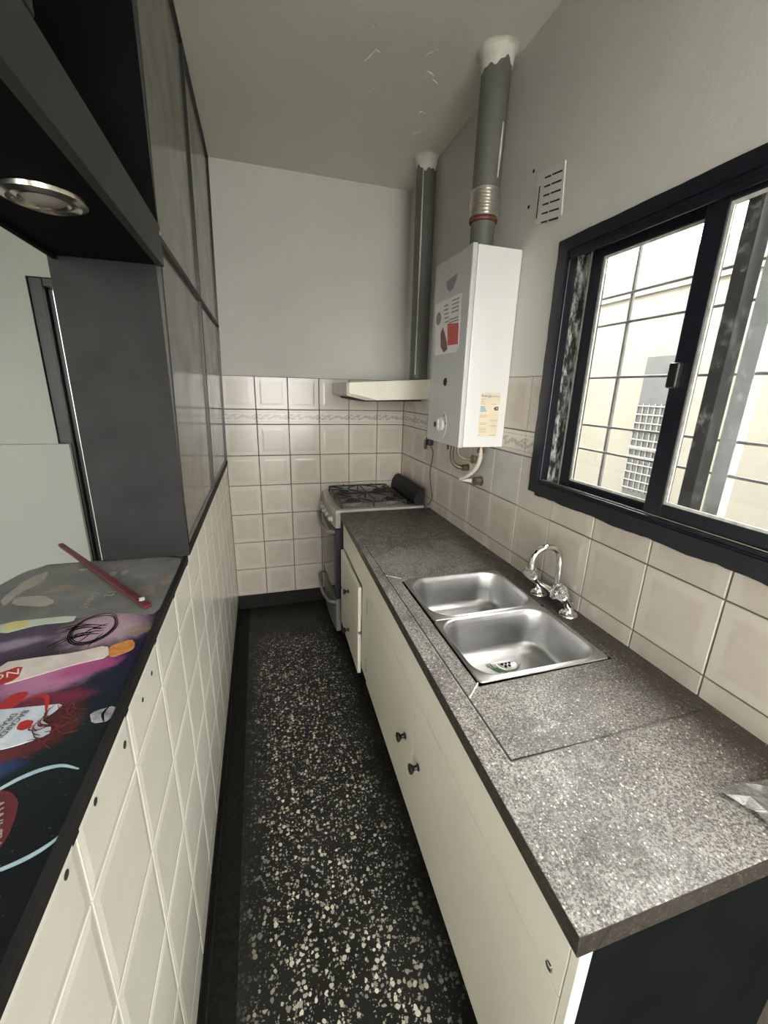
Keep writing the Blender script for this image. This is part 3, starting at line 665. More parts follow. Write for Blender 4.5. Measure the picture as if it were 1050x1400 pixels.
for k in range(3):                               # scratched ring and tangled strokes
    r_ = .041 - .003 * k
    put_stroke([(-.131 + r_ * 1.02 * math.cos(a * .26 + k), -1.930 + r_ * 1.45 * math.sin(a * .26 + k)) for a in range(3, 26)], .0011, 'void', 'scratched_ring')
for k in range(16):
    a = random.uniform(2.6, 4.2); c = (-.125 + random.uniform(-.03, .02), -1.935 + random.uniform(-.02, .02)); L = random.uniform(.03, .075)
    put_stroke(sp2([c, (c[0] + L * .5 * math.cos(a) + random.uniform(-.008, .008), c[1] + L * .5 * math.sin(a)), (c[0] + L * math.cos(a + .3), c[1] + L * .9 * math.sin(a + .3))]), .0009, 'void', 'scratch')
rq = random.Random(11)
for k in range(26):                              # red fringe strands of the print
    a = rq.uniform(-1.9, .5); c = (-.100 + rq.uniform(-.025, .012), -2.195 + rq.uniform(-.045, .04)); L = rq.uniform(.015, .04)
    put_stroke(sp2([c, (c[0] + L * .5 * math.cos(a) + rq.uniform(-.005, .005), c[1] + L * .5 * math.sin(a)), (c[0] + L * math.cos(a + .5), c[1] + L * math.sin(a + .5))]), .0008, 'p_redfur', 'printed_strand')
tz = lambda x, y: Vector((x, y, pz[0] + .0003))
text('BACARDI', .0125, frame_m(tz(-.153, -2.186), (-.20, -1, 0), (1, -.2, 0)), 'ink', bar, depth=.0001)
text('DRAGON', .0125, frame_m(tz(-.166, -2.190), (-.20, -1, 0), (1, -.2, 0)), 'ink', bar, depth=.0001)
text('ON', .026, frame_m(tz(-.222, -2.060), (1, .45, 0), (-.4, 1, 0)), 'p_white', bar, depth=.0001)
text('AWLEY', .020, frame_m(tz(-.096, -2.352), (.42, -1, 0), (1, .42, 0)), 'p_ghost', bar, depth=.0001)
text('CHIVAS', .022, frame_m(tz(-.182, -1.800), (-.05, -1, 0), (1, -.05, 0)), 'p_ghost', bar, depth=.0001)
text('12', .030, frame_m(tz(-.148, -1.775), (-.05, -1, 0), (1, -.05, 0)), 'p_ghost', bar, depth=.0001)
sl = obj('wooden_slat', MB().extrude([(-.388, -1.412, 1.0515), (-.378, -1.404, 1.0515), (-.038, -1.868, 1.0505), (-.050, -1.878, 1.0505)], (0, 0, .009)), 'maroon', None, bevel=.001)
tag(sl, 'maroon painted wooden slat lying across the far end of the bar', 'slat')

# ------------------------------------------------------------------ cabinets (front plane slightly out of parallel with the wall)
fx = lambda y: .597 + .0244 * (y + 2.53)
def FB(mb, d0, y0, z0, d1, y1, z1):
    n = len(mb.v); mb.box((d0, y0, z0), (d1, y1, z1))
    mb.v[n:] = [(x + fx(y), y, z) for x, y, z in mb.v[n:]]; return mb
def knob(y, z, par):
    a = Vector((fx(y) - .0, y, z))
    return obj('knob', MB()._lathe([(.010, 0), (.012, .002), (.0075, .006), (.0065, .014), (.0135, .021), (.0155, .025), (.0135, .029), (.004, .0305)], a, Vector((-1, 0, 0)), 20, 0), 'plastic_black', par, smooth=True)
ZC = .800                                         # underside of the countertop
dc = thing('drawer_cabinet', (.92, -.88, 0), 'cream painted two drawer cabinet between stove and sink cupboard', 'cabinet', )
body = MB(); FB(body, .004, -.575, .2, .022, -.60, ZC - .001); FB(body, .004, -1.105, .2, .022, -1.212, ZC - .001); FB(body, .004, -.60, .645, .022, -1.105, ZC - .001)
FB(body, .022, -.575, .2, .50, -.590, ZC - .001); FB(body, .022, -1.197, .2, .50, -1.212, ZC - .001); FB(body, .022, -.59, .2, .50, -1.197, .215)
obj('body', body, 'cabinet', dc, bevel=.0015)
obj('plinth', B((.705, -.575, 0), (1.17, -1.212, .198)), 'plinth', dc)
for z0, z1, kz in ((.402, .640, .500), (.165, .388, .268)):
    m_ = MB(); FB(m_, -.016, -.602, z0, .002, -1.103, z1)
    d_ = obj('drawer', m_, 'cabinet', dc, bevel=.005, seg=3)
    k_ = knob(-.862, kz, d_); k_.location.x -= .016
    box_ = MB(); FB(box_, .002, -.62, z0 + .05, .40, -1.085, z1 - .03); obj('drawer_box', box_, 'cabinet', d_)
kc = thing('sink_cabinet', (.92, -1.87, 0), 'long cream painted two door cupboard under the sink', 'cabinet')
b2 = MB(); FB(b2, .020, -1.218, .2, .52, -1.233, ZC - .001); FB(b2, .020, -1.233, .2, .52, -2.508, .215); FB(b2, .020, -1.233, .74, .038, -2.508, ZC - .001)
obj('body', b2, 'cabinet', kc)
pl = MB(); FB(pl, .022, -2.510, .0, .575, -2.526, ZC - .001); obj('cavity_dark_sheet', pl, 'void', kc, label='near-black sheet for the shaded cavity under the open end of the worktop')  # near-black sheet paints in the shade of the open cavity
es = MB(); FB(es, .0, -2.519, .10, .0215, -2.534, ZC - .001); obj('edge_board', es, 'cabinet', kc, bevel=.001)
fb_ = MB(); FB(fb_, 0, -1.218, .666, .019, -2.517, ZC - .001); fb2 = obj('fascia_board', fb_, 'cabinet', kc, bevel=.0012)
obj('screw_cap', MB()._lathe([(.008, 0), (.007, .002), (.004, .003), (.0, .003)], Vector((fx(-2.49), -2.49, .685)), Vector((-1, 0, 0)), 16, 0), 'chrome', fb2, smooth=True)
for y0, y1, ky, kz in ((-1.222, -1.8655, -1.797, .452), (-1.8685, -2.517, -1.923, .458)):
    m_ = MB(); FB(m_, 0, y0, .20, .019, y1, .6625); d_ = obj('door', m_, 'cabinet', kc, bevel=.0015); knob(ky, kz, d_)
for z in (.60, .30):
    hg = MB(); FB(hg, -.0005, -1.2185, z - .04, .01, -1.2215, z + .04); obj('hinge', hg, 'grey_plastic', kc)
obj('plinth', B((.700, -1.218, 0), (1.17, -2.508, .198)), 'plinth', kc)

# ------------------------------------------------------------------ granite worktop with sunk draining area and sink cut-out
ct = thing('countertop', (.9, -1.55, ZC), 'dark speckled granite worktop with whitish dust and painted window haze and a sunken sink area', 'countertop')
ZT = .845
slab_front = lambda y: .583 + (.636 - .583) * (y + 2.537) / (2.537 - .556)
xl = ['f', .640, .646, .651, .657, .700, 1.105, W + .004]
yl = [-2.537, -2.292, -2.284, -2.278, -2.268, -2.06, -1.765, -1.465, -1.15, -1.06, -.556]
def ztop(i, j):
    x, y = (None if i == 0 else xl[i]), yl[j]
    z = ZT
    if i >= 4 and i <= 6 and 4 <= j <= 7: z -= .009 * (1 if i <= 5 else .35)
    if i >= 4 and i <= 6 and j == 8: z -= .005 * (1 if i <= 5 else .3)
    if i in (1, 2) and 3 <= j <= 8: z += .0022 if i == 2 else 0
    return z
def gx(i, j):
    if i == 0: return slab_front(yl[j])
    if i <= 4: return xl[i] - .004 + .008 * 0
    return xl[i]
nx, ny = len(xl), len(yl); cb = MB(); top = {}; bot = {}
for j in range(ny):
    for i in range(nx):
        top[i, j] = len(cb.v); cb.v.append((gx(i, j), yl[j], ztop(i, j)))
for j in range(ny):
    for i in range(nx):
        bot[i, j] = len(cb.v); cb.v.append((gx(i, j) + (.004 if i == 0 else 0), yl[j], ZC))
hole = lambda i, j: i == 5 and j in (5, 6)
cell = {(i, j) for i in range(nx - 1) for j in range(ny - 1) if not hole(i, j)}
for i, j in sorted(cell):
    cb.f.append((top[i, j], top[i + 1, j], top[i + 1, j + 1], top[i, j + 1])); cb.m.append(0)
    cb.f.append((bot[i, j], bot[i, j + 1], bot[i + 1, j + 1], bot[i + 1, j])); cb.m.append(1)
    for (a, b_, di, dj) in (((i, j), (i + 1, j), 0, -1), ((i + 1, j), (i + 1, j + 1), 1, 0), ((i + 1, j + 1), (i, j + 1), 0, 1), ((i, j + 1), (i, j), -1, 0)):
        if (i + di, j + dj) not in cell:
            cb.f.append((top[b_], top[a], bot[a], bot[b_])); cb.m.append(1)
obj('slab', cb, ['granite', 'granite_edge'], ct, bevel=.0022, seg=2)
obj('drain_ridge', MB().tube([(.652, -2.095, ZT - .007), (.700, -2.052, ZT - .006)], .0026, 6), 'bone', ct, label='pale corner ridge of the draining area')
obj('drain_ridge', MB().tube([(.652, -1.400, ZT - .0075), (.706, -1.446, ZT - .006)], .0018, 6), 'bone', ct)
obj('lip_dark_strip', MB().extrude([(.6485, -1.10, ZT - .0045), (.6515, -1.10, ZT - .0045), (.6550, -2.276, ZT - .0085), (.6475, -2.276, ZT - .0085)], (0, 0, .0035)), 'dark', ct, label='dark strip along the raised front lip')  # narrow dark strips laid along the inside of the lip
obj('lip_dark_strip', MB().extrude([(.6535, -2.2685, ZT - .0085), (.6535, -2.2765, ZT - .0085), (1.045, -2.2765, ZT - .006), (1.045, -2.2745, ZT - .006)], (0, 0, .0035)), 'dark', ct)
# crumpled film at the open end of the worktop
fm = MB(); rn = random.Random(3); nxs, nys = 9, 7
for j in range(nys):
    for i in range(nxs):
        u, v = i / (nxs - 1), j / (nys - 1)
        e_ = min(u, v, 1 - u, 1 - v)
        fm.v.append((.975 + .165 * u + .03 * v + rn.uniform(-.006, .006), -2.43 - .10 * v - .02 * u + rn.uniform(-.006, .006), ZT + .003 + (rn.uniform(.002, .018) if e_ > .05 else rn.uniform(0, .006))))
for j in range(nys - 1):
    for i in range(nxs - 1):
        k = j * nxs + i; fm.f.append((k, k + nxs, k + nxs + 1, k + 1)); fm.m.append(0)
fo = obj('plastic_film', fm, 'film'); tag(fo, 'small crumpled clear plastic film on the open end of the worktop', 'plastic film')
fo.modifiers.new('thickness', 'SOLIDIFY').thickness = .0008

# ------------------------------------------------------------------ stainless double sink
sk = thing('sink', (.9, -1.76, ZT), 'stainless steel double bowl sink set in the granite worktop', 'sink')
def rrect(x0, y0, x1, y1, r, z, n=6):
    out = []
    for cx, cy, a0 in ((x1 - r, y1 - r, 0), (x0 + r, y1 - r, 90), (x0 + r, y0 + r, 180), (x1 - r, y0 + r, 270)):
        for i in range(n + 1):
            a = math.radians(a0 + 90 * i / n); out.append((cx + r * math.cos(a), cy + r * math.sin(a), z))
    return out
def loft(mb, loops):
    n = len(loops[0]); o = len(mb.v)
    for l in loops: mb.v += [tuple(p) for p in l]
    for k in range(len(loops) - 1):
        for i in range(n):
            a = o + k * n; mb.f.append((a + i, a + (i + 1) % n, a + n + (i + 1) % n, a + n + i)); mb.m.append(0)
def bowl(x0, y0, x1, y1, ox0, oy0, ox1, oy1, drain, r=.065):
    zr = ZT - .0015; d = .132; m_ = MB(); L = []
    L.append(rrect(ox0, oy0, ox1, oy1, .012, zr - .003)); L.append(rrect(ox0 + .002, oy0 + .002, ox1 - .002, oy1 - .002, .012, zr))
    L.append(rrect(x0 - .009, y0 - .009, x1 + .009, y1 + .009, r, zr + .0005)); L.append(rrect(x0 - .004, y0 - .004, x1 + .004, y1 + .004, r, zr + .0035))
    L.append(rrect(x0, y0, x1, y1, r, zr + .001)); L.append(rrect(x0 + .003, y0 + .003, x1 - .003, y1 - .003, r, zr - .010))
    for t_, q in ((.0, .0), (.4, .006), (.75, .010), (.88, .016), (.955, .028), (1.0, .050)):
        L.append(rrect(x0 + .004 + q, y0 + .004 + q, x1 - .004 - q, y1 - .004 - q, r, zr - .014 - (d - .014) * t_))
    dx_, dy_ = drain; n = len(L[0]); fl = [Vector(p) for p in L[-1]]
    for s_, dz in ((.60, .002), (.30, .004)):
        L.append([Vector((dx_, dy_, 0)) + (Vector((p.x, p.y, 0)) - Vector((dx_, dy_, 0))) * s_ + Vector((0, 0, zr - d - dz)) for p in fl])
    ring_ = []
    for p in fl:
        a = math.atan2(p.y - dy_, p.x - dx_); ring_.append((dx_ + .033 * math.cos(a), dy_ + .033 * math.sin(a), zr - d - .0055))
    L.append(ring_); loft(m_, L)
    m_.f.append(tuple(len(m_.v) - n + i for i in range(n))); m_.m.append(0)
    bo = obj('bowl', m_, 'steel', sk, smooth=True)
    zz = zr - d - .0052
    dr_ = obj('drain', MB()._lathe([(.0, .0), (.036, 0), (.038, .0012), (.034, .0026), (.027, .0012), (.022, -.0002), (.0, .0002)], Vector((dx_, dy_, zz)), Vector((0, 0, 1)), 28, 0), 'chrome', bo, smooth=True)
    st = MB()
    for k in range(6):
        a = k * math.pi / 3; st._lathe([(.0045, 0), (.0045, .0006)], Vector((dx_ + .013 * math.cos(a), dy_ + .013 * math.sin(a), zz + .0006)), Vector((0, 0, 1)), 8, 0)
    st._lathe([(.004, 0), (.004, .0006)], Vector((dx_, dy_, zz + .0006)), Vector((0, 0, 1)), 8, 0)
    obj('drain_hole', st, 'dark', dr_)
    return bo
bowl(.716, -1.752, 1.092, -1.481, .704, -1.765, 1.103, -1.468, (.90, -1.62), .075)
nb = bowl(.713, -2.043, 1.084, -1.779, .702, -2.057, 1.103, -1.7655, (.925, -1.848))
M['soap'] = mat('green_soap_trace', (.25, .46, .28), .4, 0, .2, 90)
sm = MB()
for k, (r_, a0, a1) in enumerate(((.050, 60, 250), (.058, 100, 230), (.044, 200, 330), (.064, 110, 190))):
    sm.tube([(.925 + r_ * 1.05 * math.cos(math.radians(a0 + (a1 - a0) * i / 14)), -1.848 + r_ * .80 * math.sin(math.radians(a0 + (a1 - a0) * i / 14)), ZT - .0015 - .132 - .0030) for i in range(15)], .0022, 5)
obj('soap_trace', sm, 'soap', nb)

# ------------------------------------------------------------------ two handle mixer tap
fc = thing('faucet', (1.15, -1.76, ZT), 'chrome mixer tap with swan neck spout and two clear knobs behind the sink', 'tap')
for y in (-1.686, -1.838):
    obj('base', MB()._lathe([(.030, 0), (.030, .003), (.026, .008), (.017, .013), (.014, .022), (.014, .040), (.0, .042)], Vector((1.145, y, ZT)), Vector((0, 0, 1)), 24, 0), 'chrome', fc, smooth=True)
    ax = Vector((-.62, 0, .78)); p0 = Vector((1.145, y, ZT + .030))
    obj('valve_body', MB()._lathe([(.013, 0), (.0145, .012), (.015, .032), (.0185, .036), (.0185, .050), (.013, .056), (.0, .057)], p0, ax, 20, 0), 'chrome', fc, smooth=True)
    kb = MB(); n = 32; pr_ = [(.014, .056), (.021, .061), (.023, .075), (.021, .086), (.013, .092), (.0, .093)]
    kb._lathe(pr_, p0, ax, n, 0)
    kb.v = [tuple(p0 + ax.normalized() * (Vector(v) - p0).dot(ax.normalized()) + ((Vector(v) - p0) - ax.normalized() * (Vector(v) - p0).dot(ax.normalized())) * (1 + .10 * (1 if ((i % n) // 2) % 2 else -1))) for i, v in enumerate(kb.v)]
    ho = obj('handle', kb, 'acrylic', fc, smooth=False)
    obj('handle_cap', MB()._lathe([(.010, .0925), (.010, .095), (.0, .096)], p0, ax, 16, 0), 'chrome', ho, smooth=True)
obj('bridge', MB().tube([(1.150, -1.686, ZT + .034), (1.158, -1.72, ZT + .034), (1.158, -1.80, ZT + .034), (1.150, -1.838, ZT + .034)], .0105, 14)._lathe([(.017, -.018), (.017, .016), (.0135, .022), (.0135, .034), (.0, .035)], Vector((1.156, -1.757, ZT + .036)), Vector((0, 0, 1)), 20, 0), 'chrome', fc, smooth=True)
sp_ = [(1.156, -1.757, ZT + .05), (1.156, -1.757, .955), (1.154, -1.756, .995)] + [(1.104 + .050 * math.cos(math.radians(a)), -1.752 + .006 * (1 - math.cos(math.radians(a))) / 2, 1.003 + .047 * math.sin(math.radians(a))) for a in range(10, 181, 10)] + [(1.0525, -1.746, .988)]
obj('spout', MB().tube(sp_, .0105, 16), 'chrome', fc, smooth=True)
obj('spout_tip', MB().tube([(1.0525, -1.746, .992), (1.0520, -1.746, .978)], .0122, 16), 'chrome', fc, smooth=True)

# ------------------------------------------------------------------ stove in the corner
sv = thing('stove', (.9, -.28, 0), 'old free standing gas stove in the far corner with black grates and dark oven door', 'stove')
SY0, SY1 = -.022, -.535
obj('body', MB().box((.640, SY0, .05), (1.165, SY1, .825)), 'stove_side', sv, bevel=.004)
for y in (-.50, -.10): obj('foot', B((.66, y, 0), (.70, y + .04, .05)), 'plastic_black', sv)
def bow(y, d): return d * (1 - ((y - (SY0 + SY1) / 2) / ((SY0 - SY1) / 2)) ** 2)
ys = [SY0 + (SY1 - SY0) * i / 14 for i in range(15)]
pol = [(.612 - bow(y, .020), y) for y in ys]
obj('hob', MB().prism(pol + [(1.165, SY1), (1.165, SY0)], .826, .853), 'stove_white', sv, bevel=.006, seg=3)
hw = MB().box((.645, -.050, .8532), (1.095, -.508, .8545)); obj('hob_well', hw, 'enamel', sv)
obj('control_panel', MB().prism([(.612 - bow(y, .016), y) for y in ys] + [(.642, SY1), (.642, SY0)], .742, .826), 'stove_white', sv, bevel=.004)
for y in (-.10, -.19, -.28, -.37, -.455):
    obj('control_knob', MB()._lathe([(.021, 0), (.021, .006), (.016, .009), (.014, .026), (.010, .029), (.0, .030)], Vector((.612 - bow(y, .016) + .001, y, .782)), Vector((-1, 0, 0)), 20, 0), 'stove_white', sv, smooth=True)
od = obj('oven_door', MB().prism([(.612 - bow(y, .014), y) for y in ys[0:]] + [(.642, SY1), (.642, SY0)], .285, .735), 'stove_side', sv, bevel=.004)
obj('door_glass', MB().prism([(.610 - bow(y, .014), y) for y in ys[1:-1]] + [(.620, ys[-2]), (.620, ys[1])], .33, .69), 'oven_glass', od)
def bar_handle(z, par, drop):
    c = [(.612, -.055, z)] + [(.575 - .014 * math.sin(math.pi * i / 12), -.075 - .41 * i / 12, z - drop * math.sin(math.pi * i / 12)) for i in range(13)] + [(.612, -.505, z)]
    obj('handle', MB().tube(smooth_path(c, 3), .0115, 10), 'grey_plastic', par, smooth=True)
bar_handle(.712, od, .018)
wd_ = obj('warming_drawer', MB().prism([(.612 - bow(y, .012), y) for y in ys] + [(.642, SY1), (.642, SY0)], .055, .278), 'grey_plastic', sv, bevel=.003)
bar_handle(.246, wd_, .02)
bgp = [(1.108, .853), (1.100, .880), (1.110, .925), (1.128, .952), (1.150, .962), (1.166, .956), (1.166, .853)]
obj('backguard', MB().extrude([(x, -.045, z) for x, z in bgp], (0, -.475, 0)), 'charcoal', sv, bevel=.005, seg=3)
obj('hob_vent_strip', MB().box((1.060, -.05, .8545), (1.100, -.508, .862)), 'plastic_black', sv, bevel=.002)
for x, y, r in ((.735, -.155, .036), (.985, -.155, .050), (.745, -.405, .048), (.985, -.405, .036)):
    bu = obj('burner', MB()._lathe([(r + .018, 0), (r + .016, .004), (r + .004, .005), (r, .014), (r * .9, .016), (.0, .016)], Vector((x, y, .8545)), Vector((0, 0, 1)), 24, 0), 'enamel', sv, smooth=True)
    obj('burner_cap', MB()._lathe([(r * .92, 0), (r * .96, .004), (r * .8, .008), (.0, .009)], Vector((x, y, .8705)), Vector((0, 0, 1)), 24, 0), 'iron', bu, smooth=True)
for y0, y1 in ((-.058, -.272), (-.288, -.502)):
    g_ = MB(); zg = .888; x0, x1 = .652, 1.052
    g_.tube([(x0, y0, zg), (x1, y0, zg), (x1, y1, zg), (x0, y1, zg), (x0, y0 - .001, zg)], .0045, 6)
    for x in (.745 if y0 > -.2 else .755, .985): 
        ym = (y0 + y1) / 2
        for dx, dy in ((1, 1), (1, -1), (-1, 1), (-1, -1)):
            ex = min(max(x + dx * .095, x0), x1); g_.tube([(x + dx * .018, ym + dy * .018, zg + .003), (x + dx * .05, ym + dy * .055, zg + .002), (ex, ym + dy * (y0 - y1) / 2, zg)], .0042, 6)
    g_.tube([((x0 + x1) / 2 + .012, y0, zg), ((x0 + x1) / 2 + .012, y1, zg)], .0042, 6)
    g_.tube([(x0, (y0 + y1) / 2, zg), (x0 + .06, (y0 + y1) / 2, zg + .001)], .0042, 6).tube([(x1, (y0 + y1) / 2, zg), (x1 - .04, (y0 + y1) / 2, zg + .001)], .0042, 6)
    for x, y in ((x0, y0), (x1, y0), (x1, y1), (x0, y1), ((x0 + x1) / 2, y0), ((x0 + x1) / 2, y1)): g_.tube([(x, y, zg), (x, y, .8545)], .0042, 6)
    for x in (x0 + .1, x1 - .1): g_.tube([(x, y0, zg), (x, y0 + .003, zg + .010)], .004, 6)
    obj('grate', g_, 'iron', sv, smooth=True)

# ------------------------------------------------------------------ extractor hood and the two ducts
hd = thing('range_hood', (.95, -.24, 1.48), 'slim cream extractor hood above the stove', 'hood')
prof = [(.703, 1.508), (.703, 1.563), (.712, 1.567), (1.19, 1.598), (1.19, 1.486), (.868, 1.474)]
obj('shell', MB().extrude([(x, -.004, z) for x, z in prof], (0, -.470, 0)), 'hood', hd, bevel=.002)
obj('front_lip', MB().extrude([(x, -.006, z) for x, z in ((.690, 1.504), (.690, 1.566), (.7028, 1.566), (.7028, 1.504))], (0, -.462, 0)), 'hood_front', hd, bevel=.002)
obj('visor', MB().extrude([(x, -.010, z) for x, z in ((.690, 1.503), (.696, 1.496), (.800, 1.473), (.868, 1.4735), (.703, 1.5075))], (0, -.455, 0)), 'hood_front', hd)
obj('filter', MB().extrude([(x, -.03, z) for x, z in ((.74, 1.486), (1.15, 1.478), (1.15, 1.472), (.80, 1.465), (.74, 1.478))], (0, -.41, 0)), 'dark', hd)
f2 = thing('flue_duct', (1.125, -.415, 1.59), 'grey painted hood duct rising to the ceiling in the far corner', 'duct')
obj('duct', MB().tube([(1.128, -.420, 1.5955), (1.132, -.400, 2.15), (1.136, -.380, 2.695)], .051, 28), 'flue', f2, smooth=True)
def lump(c, r, h, seed, par):
    rn = random.Random(seed); m_ = MB(); n = 48; L = []; ph = [rn.uniform(0, 6.28) for _ in range(6)]
    wob = lambda i, k: .5 * math.sin(2 * 2 * math.pi * i / n + ph[k]) + .3 * math.sin(5 * 2 * math.pi * i / n + ph[k + 1]) + .2 * math.sin(11 * 2 * math.pi * i / n + ph[k + 2])
    for q, t_ in ((1.42, 0), (1.26, .05), (1.12, .22), (1.07, .6), (1.04, .95), (1.0, 1.0)):
        L.append([(min(c[0] + r * (q + .10 * (q - 1) * 2 * wob(i, 0)) * math.cos(2 * math.pi * i / n), W), c[1] + r * (q + .10 * (q - 1) * 2 * wob(i, 0)) * math.sin(2 * math.pi * i / n), c[2] - h * t_ * (1 + .42 * wob(i, 2))) for i in range(n)])
    loft(m_, L); return obj('plaster_collar', m_, 'plaster_white', par, smooth=True)
lump((1.136, -.380, 2.699), .052, .060, 5, f2)
obj('paint_run', MB().tube([(1.102, -.430, 2.63), (1.098, -.445, 2.3), (1.094, -.457, 1.95), (1.092, -.464, 1.62)], [.002, .0045, .003, .004], 6), 'plaster_white', f2, label='pale filler seam running down the duct')
f1 = thing('flue_duct', (1.10, -1.12, 2.045), 'grey flue duct with corrugated aluminium sleeve above the water heater', 'duct')
fxa = lambda z: (1.099 + .012 * (z - 2.045) / .655, -1.125 + .012 * (z - 2.045) / .655, z)
obj('spigot', MB().tube([fxa(2.046), fxa(2.19)], .046, 28), 'flue', f1, smooth=True)
obj('sealant_ring', MB()._lathe([(.046, 0), (.053, .002), (.0545, .010), (.050, .016), (.046, .017)], Vector(fxa(2.163)), Vector((0, 0, 1)), 28, 0), 'rust', f1, smooth=True)
cp = [(.0485, 0)]
for k in range(9): cp += [(.0565, .003 + .0108 * k), (.0565, .0075 + .0108 * k), (.053, .0098 + .0108 * k)]
obj('corrugated_sleeve', MB()._lathe(cp + [(.050, .102)], Vector(fxa(2.176)), Vector((.012, .012, .655)), 30, 0), 'foil', f1, smooth=True)
obj('duct', MB().tube([fxa(2.268), fxa(2.695)], .053, 30), 'flue', f1, smooth=True)
obj('paint_run', MB().tube([(1.120, -1.172, 2.30), (1.123, -1.170, 2.38), (1.125, -1.170, 2.47)], [.002, .0045, .002], 6), 'plaster_white', f1)
lump((1.111, -1.113, 2.699), .054, .055, 9, f1)

# ------------------------------------------------------------------ water heater
wh = thing('water_heater', (1.09, -1.11, 1.312), 'tall white gas water heater hung on the wall beside the window', 'water heater')
HA, HB = -.948, -1.282
obj('body', MB().box((1.008, HA + .001, 1.314), (W - .001, HB - .0, 2.043)), 'heater', wh, bevel=.004)
fr = obj('front_cover', MB().box((.986, HA, 1.312), (1.0065, HB - .0015, 2.046)), 'heater_shaded', wh, bevel=.005, seg=3)
XF = .986
fp = lambda pts, d=.0006: MB().extrude([(XF - .0001, y, z) for y, z in pts], (-d, 0, 0))
obj('dial_plate', MB()._lathe([(.058, 0), (.056, .002), (.050, .0005), (.0, .0005)], Vector((XF, -1.105, 1.393)), Vector((-1, 0, 0)), 32, 0), 'heater_shaded', fr, smooth=True)
kn = obj('dial_knob', MB()._lathe([(.030, 0), (.029, .010), (.022, .014), (.0, .014)], Vector((XF - .0006, -1.105, 1.393)), Vector((-1, 0, 0)), 26, 0), 'heater_shaded', fr, smooth=True)
obj('dial_grip', MB().box((XF - .014, -1.113, 1.372), (XF - .022, -1.097, 1.416)), 'heater_shaded', kn, bevel=.003)
obj('dial_mark', B((XF - .0004, -1.135, 1.428), (XF - .0022, -1.128, 1.436)), 'ink', fr); obj('dial_mark', B((XF - .0004, -1.160, 1.398), (XF - .0022, -1.145, 1.402)), 'ink', fr)
obj('ignition_button', MB()._lathe([(.012, 0), (.012, .004), (.0, .005)], Vector((XF, -1.040, 1.388)), Vector((-1, 0, 0)), 18, 0), 'plastic_black', fr, smooth=True)
obj('sight_hole', MB()._lathe([(.017, 0), (.016, .0015), (.0, .0016)], Vector((XF, -1.118, 1.571)), Vector((-1, 0, 0)), 20, 0), 'dark', fr, smooth=True)
obj('emblem', fp([(-1.066, 1.962), (-1.168, 1.972), (-1.160, 1.950), (-1.135, 1.925), (-1.105, 1.918), (-1.078, 1.935)]), 'grey_ink', fr)
stk = obj('sticker', fp([(-.965, 1.895), (-1.215, 1.895), (-1.222, 1.700), (-1.200, 1.684), (-.990, 1.684), (-.980, 1.80)], .0008), 'white_paper', fr)
fq = lambda pts: MB().extrude([(XF - .0007, y, z) for y, z in pts], (-.0006, 0, 0))
obj('sticker_print', fq([(-1.105, 1.800), (-1.210, 1.790), (-1.215, 1.712), (-1.120, 1.715)]), 'red_ink', stk)
obj('sticker_print', fq([(-1.040, 1.770), (-1.060, 1.792), (-1.085, 1.765), (-1.110, 1.730), (-1.120, 1.700), (-1.085, 1.690), (-1.050, 1.715)]), 'p_redfur', stk)
obj('sticker_print', MB()._lathe([(.026, 0), (.026, .0006)], Vector((XF - .0007, -1.010, 1.832)), Vector((-1, 0, 0)), 22, 0), 'grey_ink', stk)
ln = MB()
for k in range(5):
    z = 1.875 - .016 * k; a = -1.060 - .004 * k
    ln.extrude([(XF - .0007, a, z), (XF - .0007, a - .040, z), (XF - .0007, a - .040, z - .006), (XF - .0007, a, z - .006)], (-.0005, 0, 0))
for k in range(4):
    z = 1.882 - .014 * k
    ln.extrude([(XF - .0007, -1.135, z), (XF - .0007, -1.200, z), (XF - .0007, -1.200, z - .005), (XF - .0007, -1.135, z - .005)], (-.0005, 0, 0))
for k in range(2):
    z = 1.815 - .011 * k
    ln.extrude([(XF - .0007, -1.120, z), (XF - .0007, -1.205, z), (XF - .0007, -1.205, z - .005), (XF - .0007, -1.120, z - .005)], (-.0005, 0, 0))
obj('sticker_lines', ln, 'grey_ink', stk)
# energy label on the side
YS = HB - .0001
lb = obj('energy_label', MB().extrude([(1.070, YS, 1.532), (1.157, YS, 1.532), (1.157, YS, 1.358), (1.070, YS, 1.358)], (0, -.0008, 0)), 'cream_paper', wh)
def lq(x0, z0, x1, z1, m, nm='label_print', slant=0): return obj(nm, MB().extrude([(x0, YS - .0007, z0), (x1, YS - .0007, z0), (x1 + slant, YS - .0007, z1), (x0, YS - .0007, z1)], (0, -.0006, 0)), m, lb)
text('Energía', .0155, frame_m(Vector((1.096, YS - .0009, 1.519)), (1, 0, 0), (0, 0, 1)), 'ink', lb)
lq(1.120, 1.519, 1.152, 1.516, 'tan_ink')
for k, w_ in enumerate((.018, .022, .026)): lq(1.072, 1.478 - .0075 * k, 1.072 + w_, 1.473 - .0075 * k, 'blue_ink', slant=.003)
obj('label_print', MB().extrude([(x, YS - .0007, z) for x, z in ((1.132, 1.470), (1.138, 1.477), (1.153, 1.477), (1.153, 1.463), (1.138, 1.463))], (0, -.0006, 0)), 'ink', lb)
text('A', .010, frame_m(Vector((1.146, YS - .0015, 1.470)), (1, 0, 0), (0, 0, 1)), 'white_paper', lb)
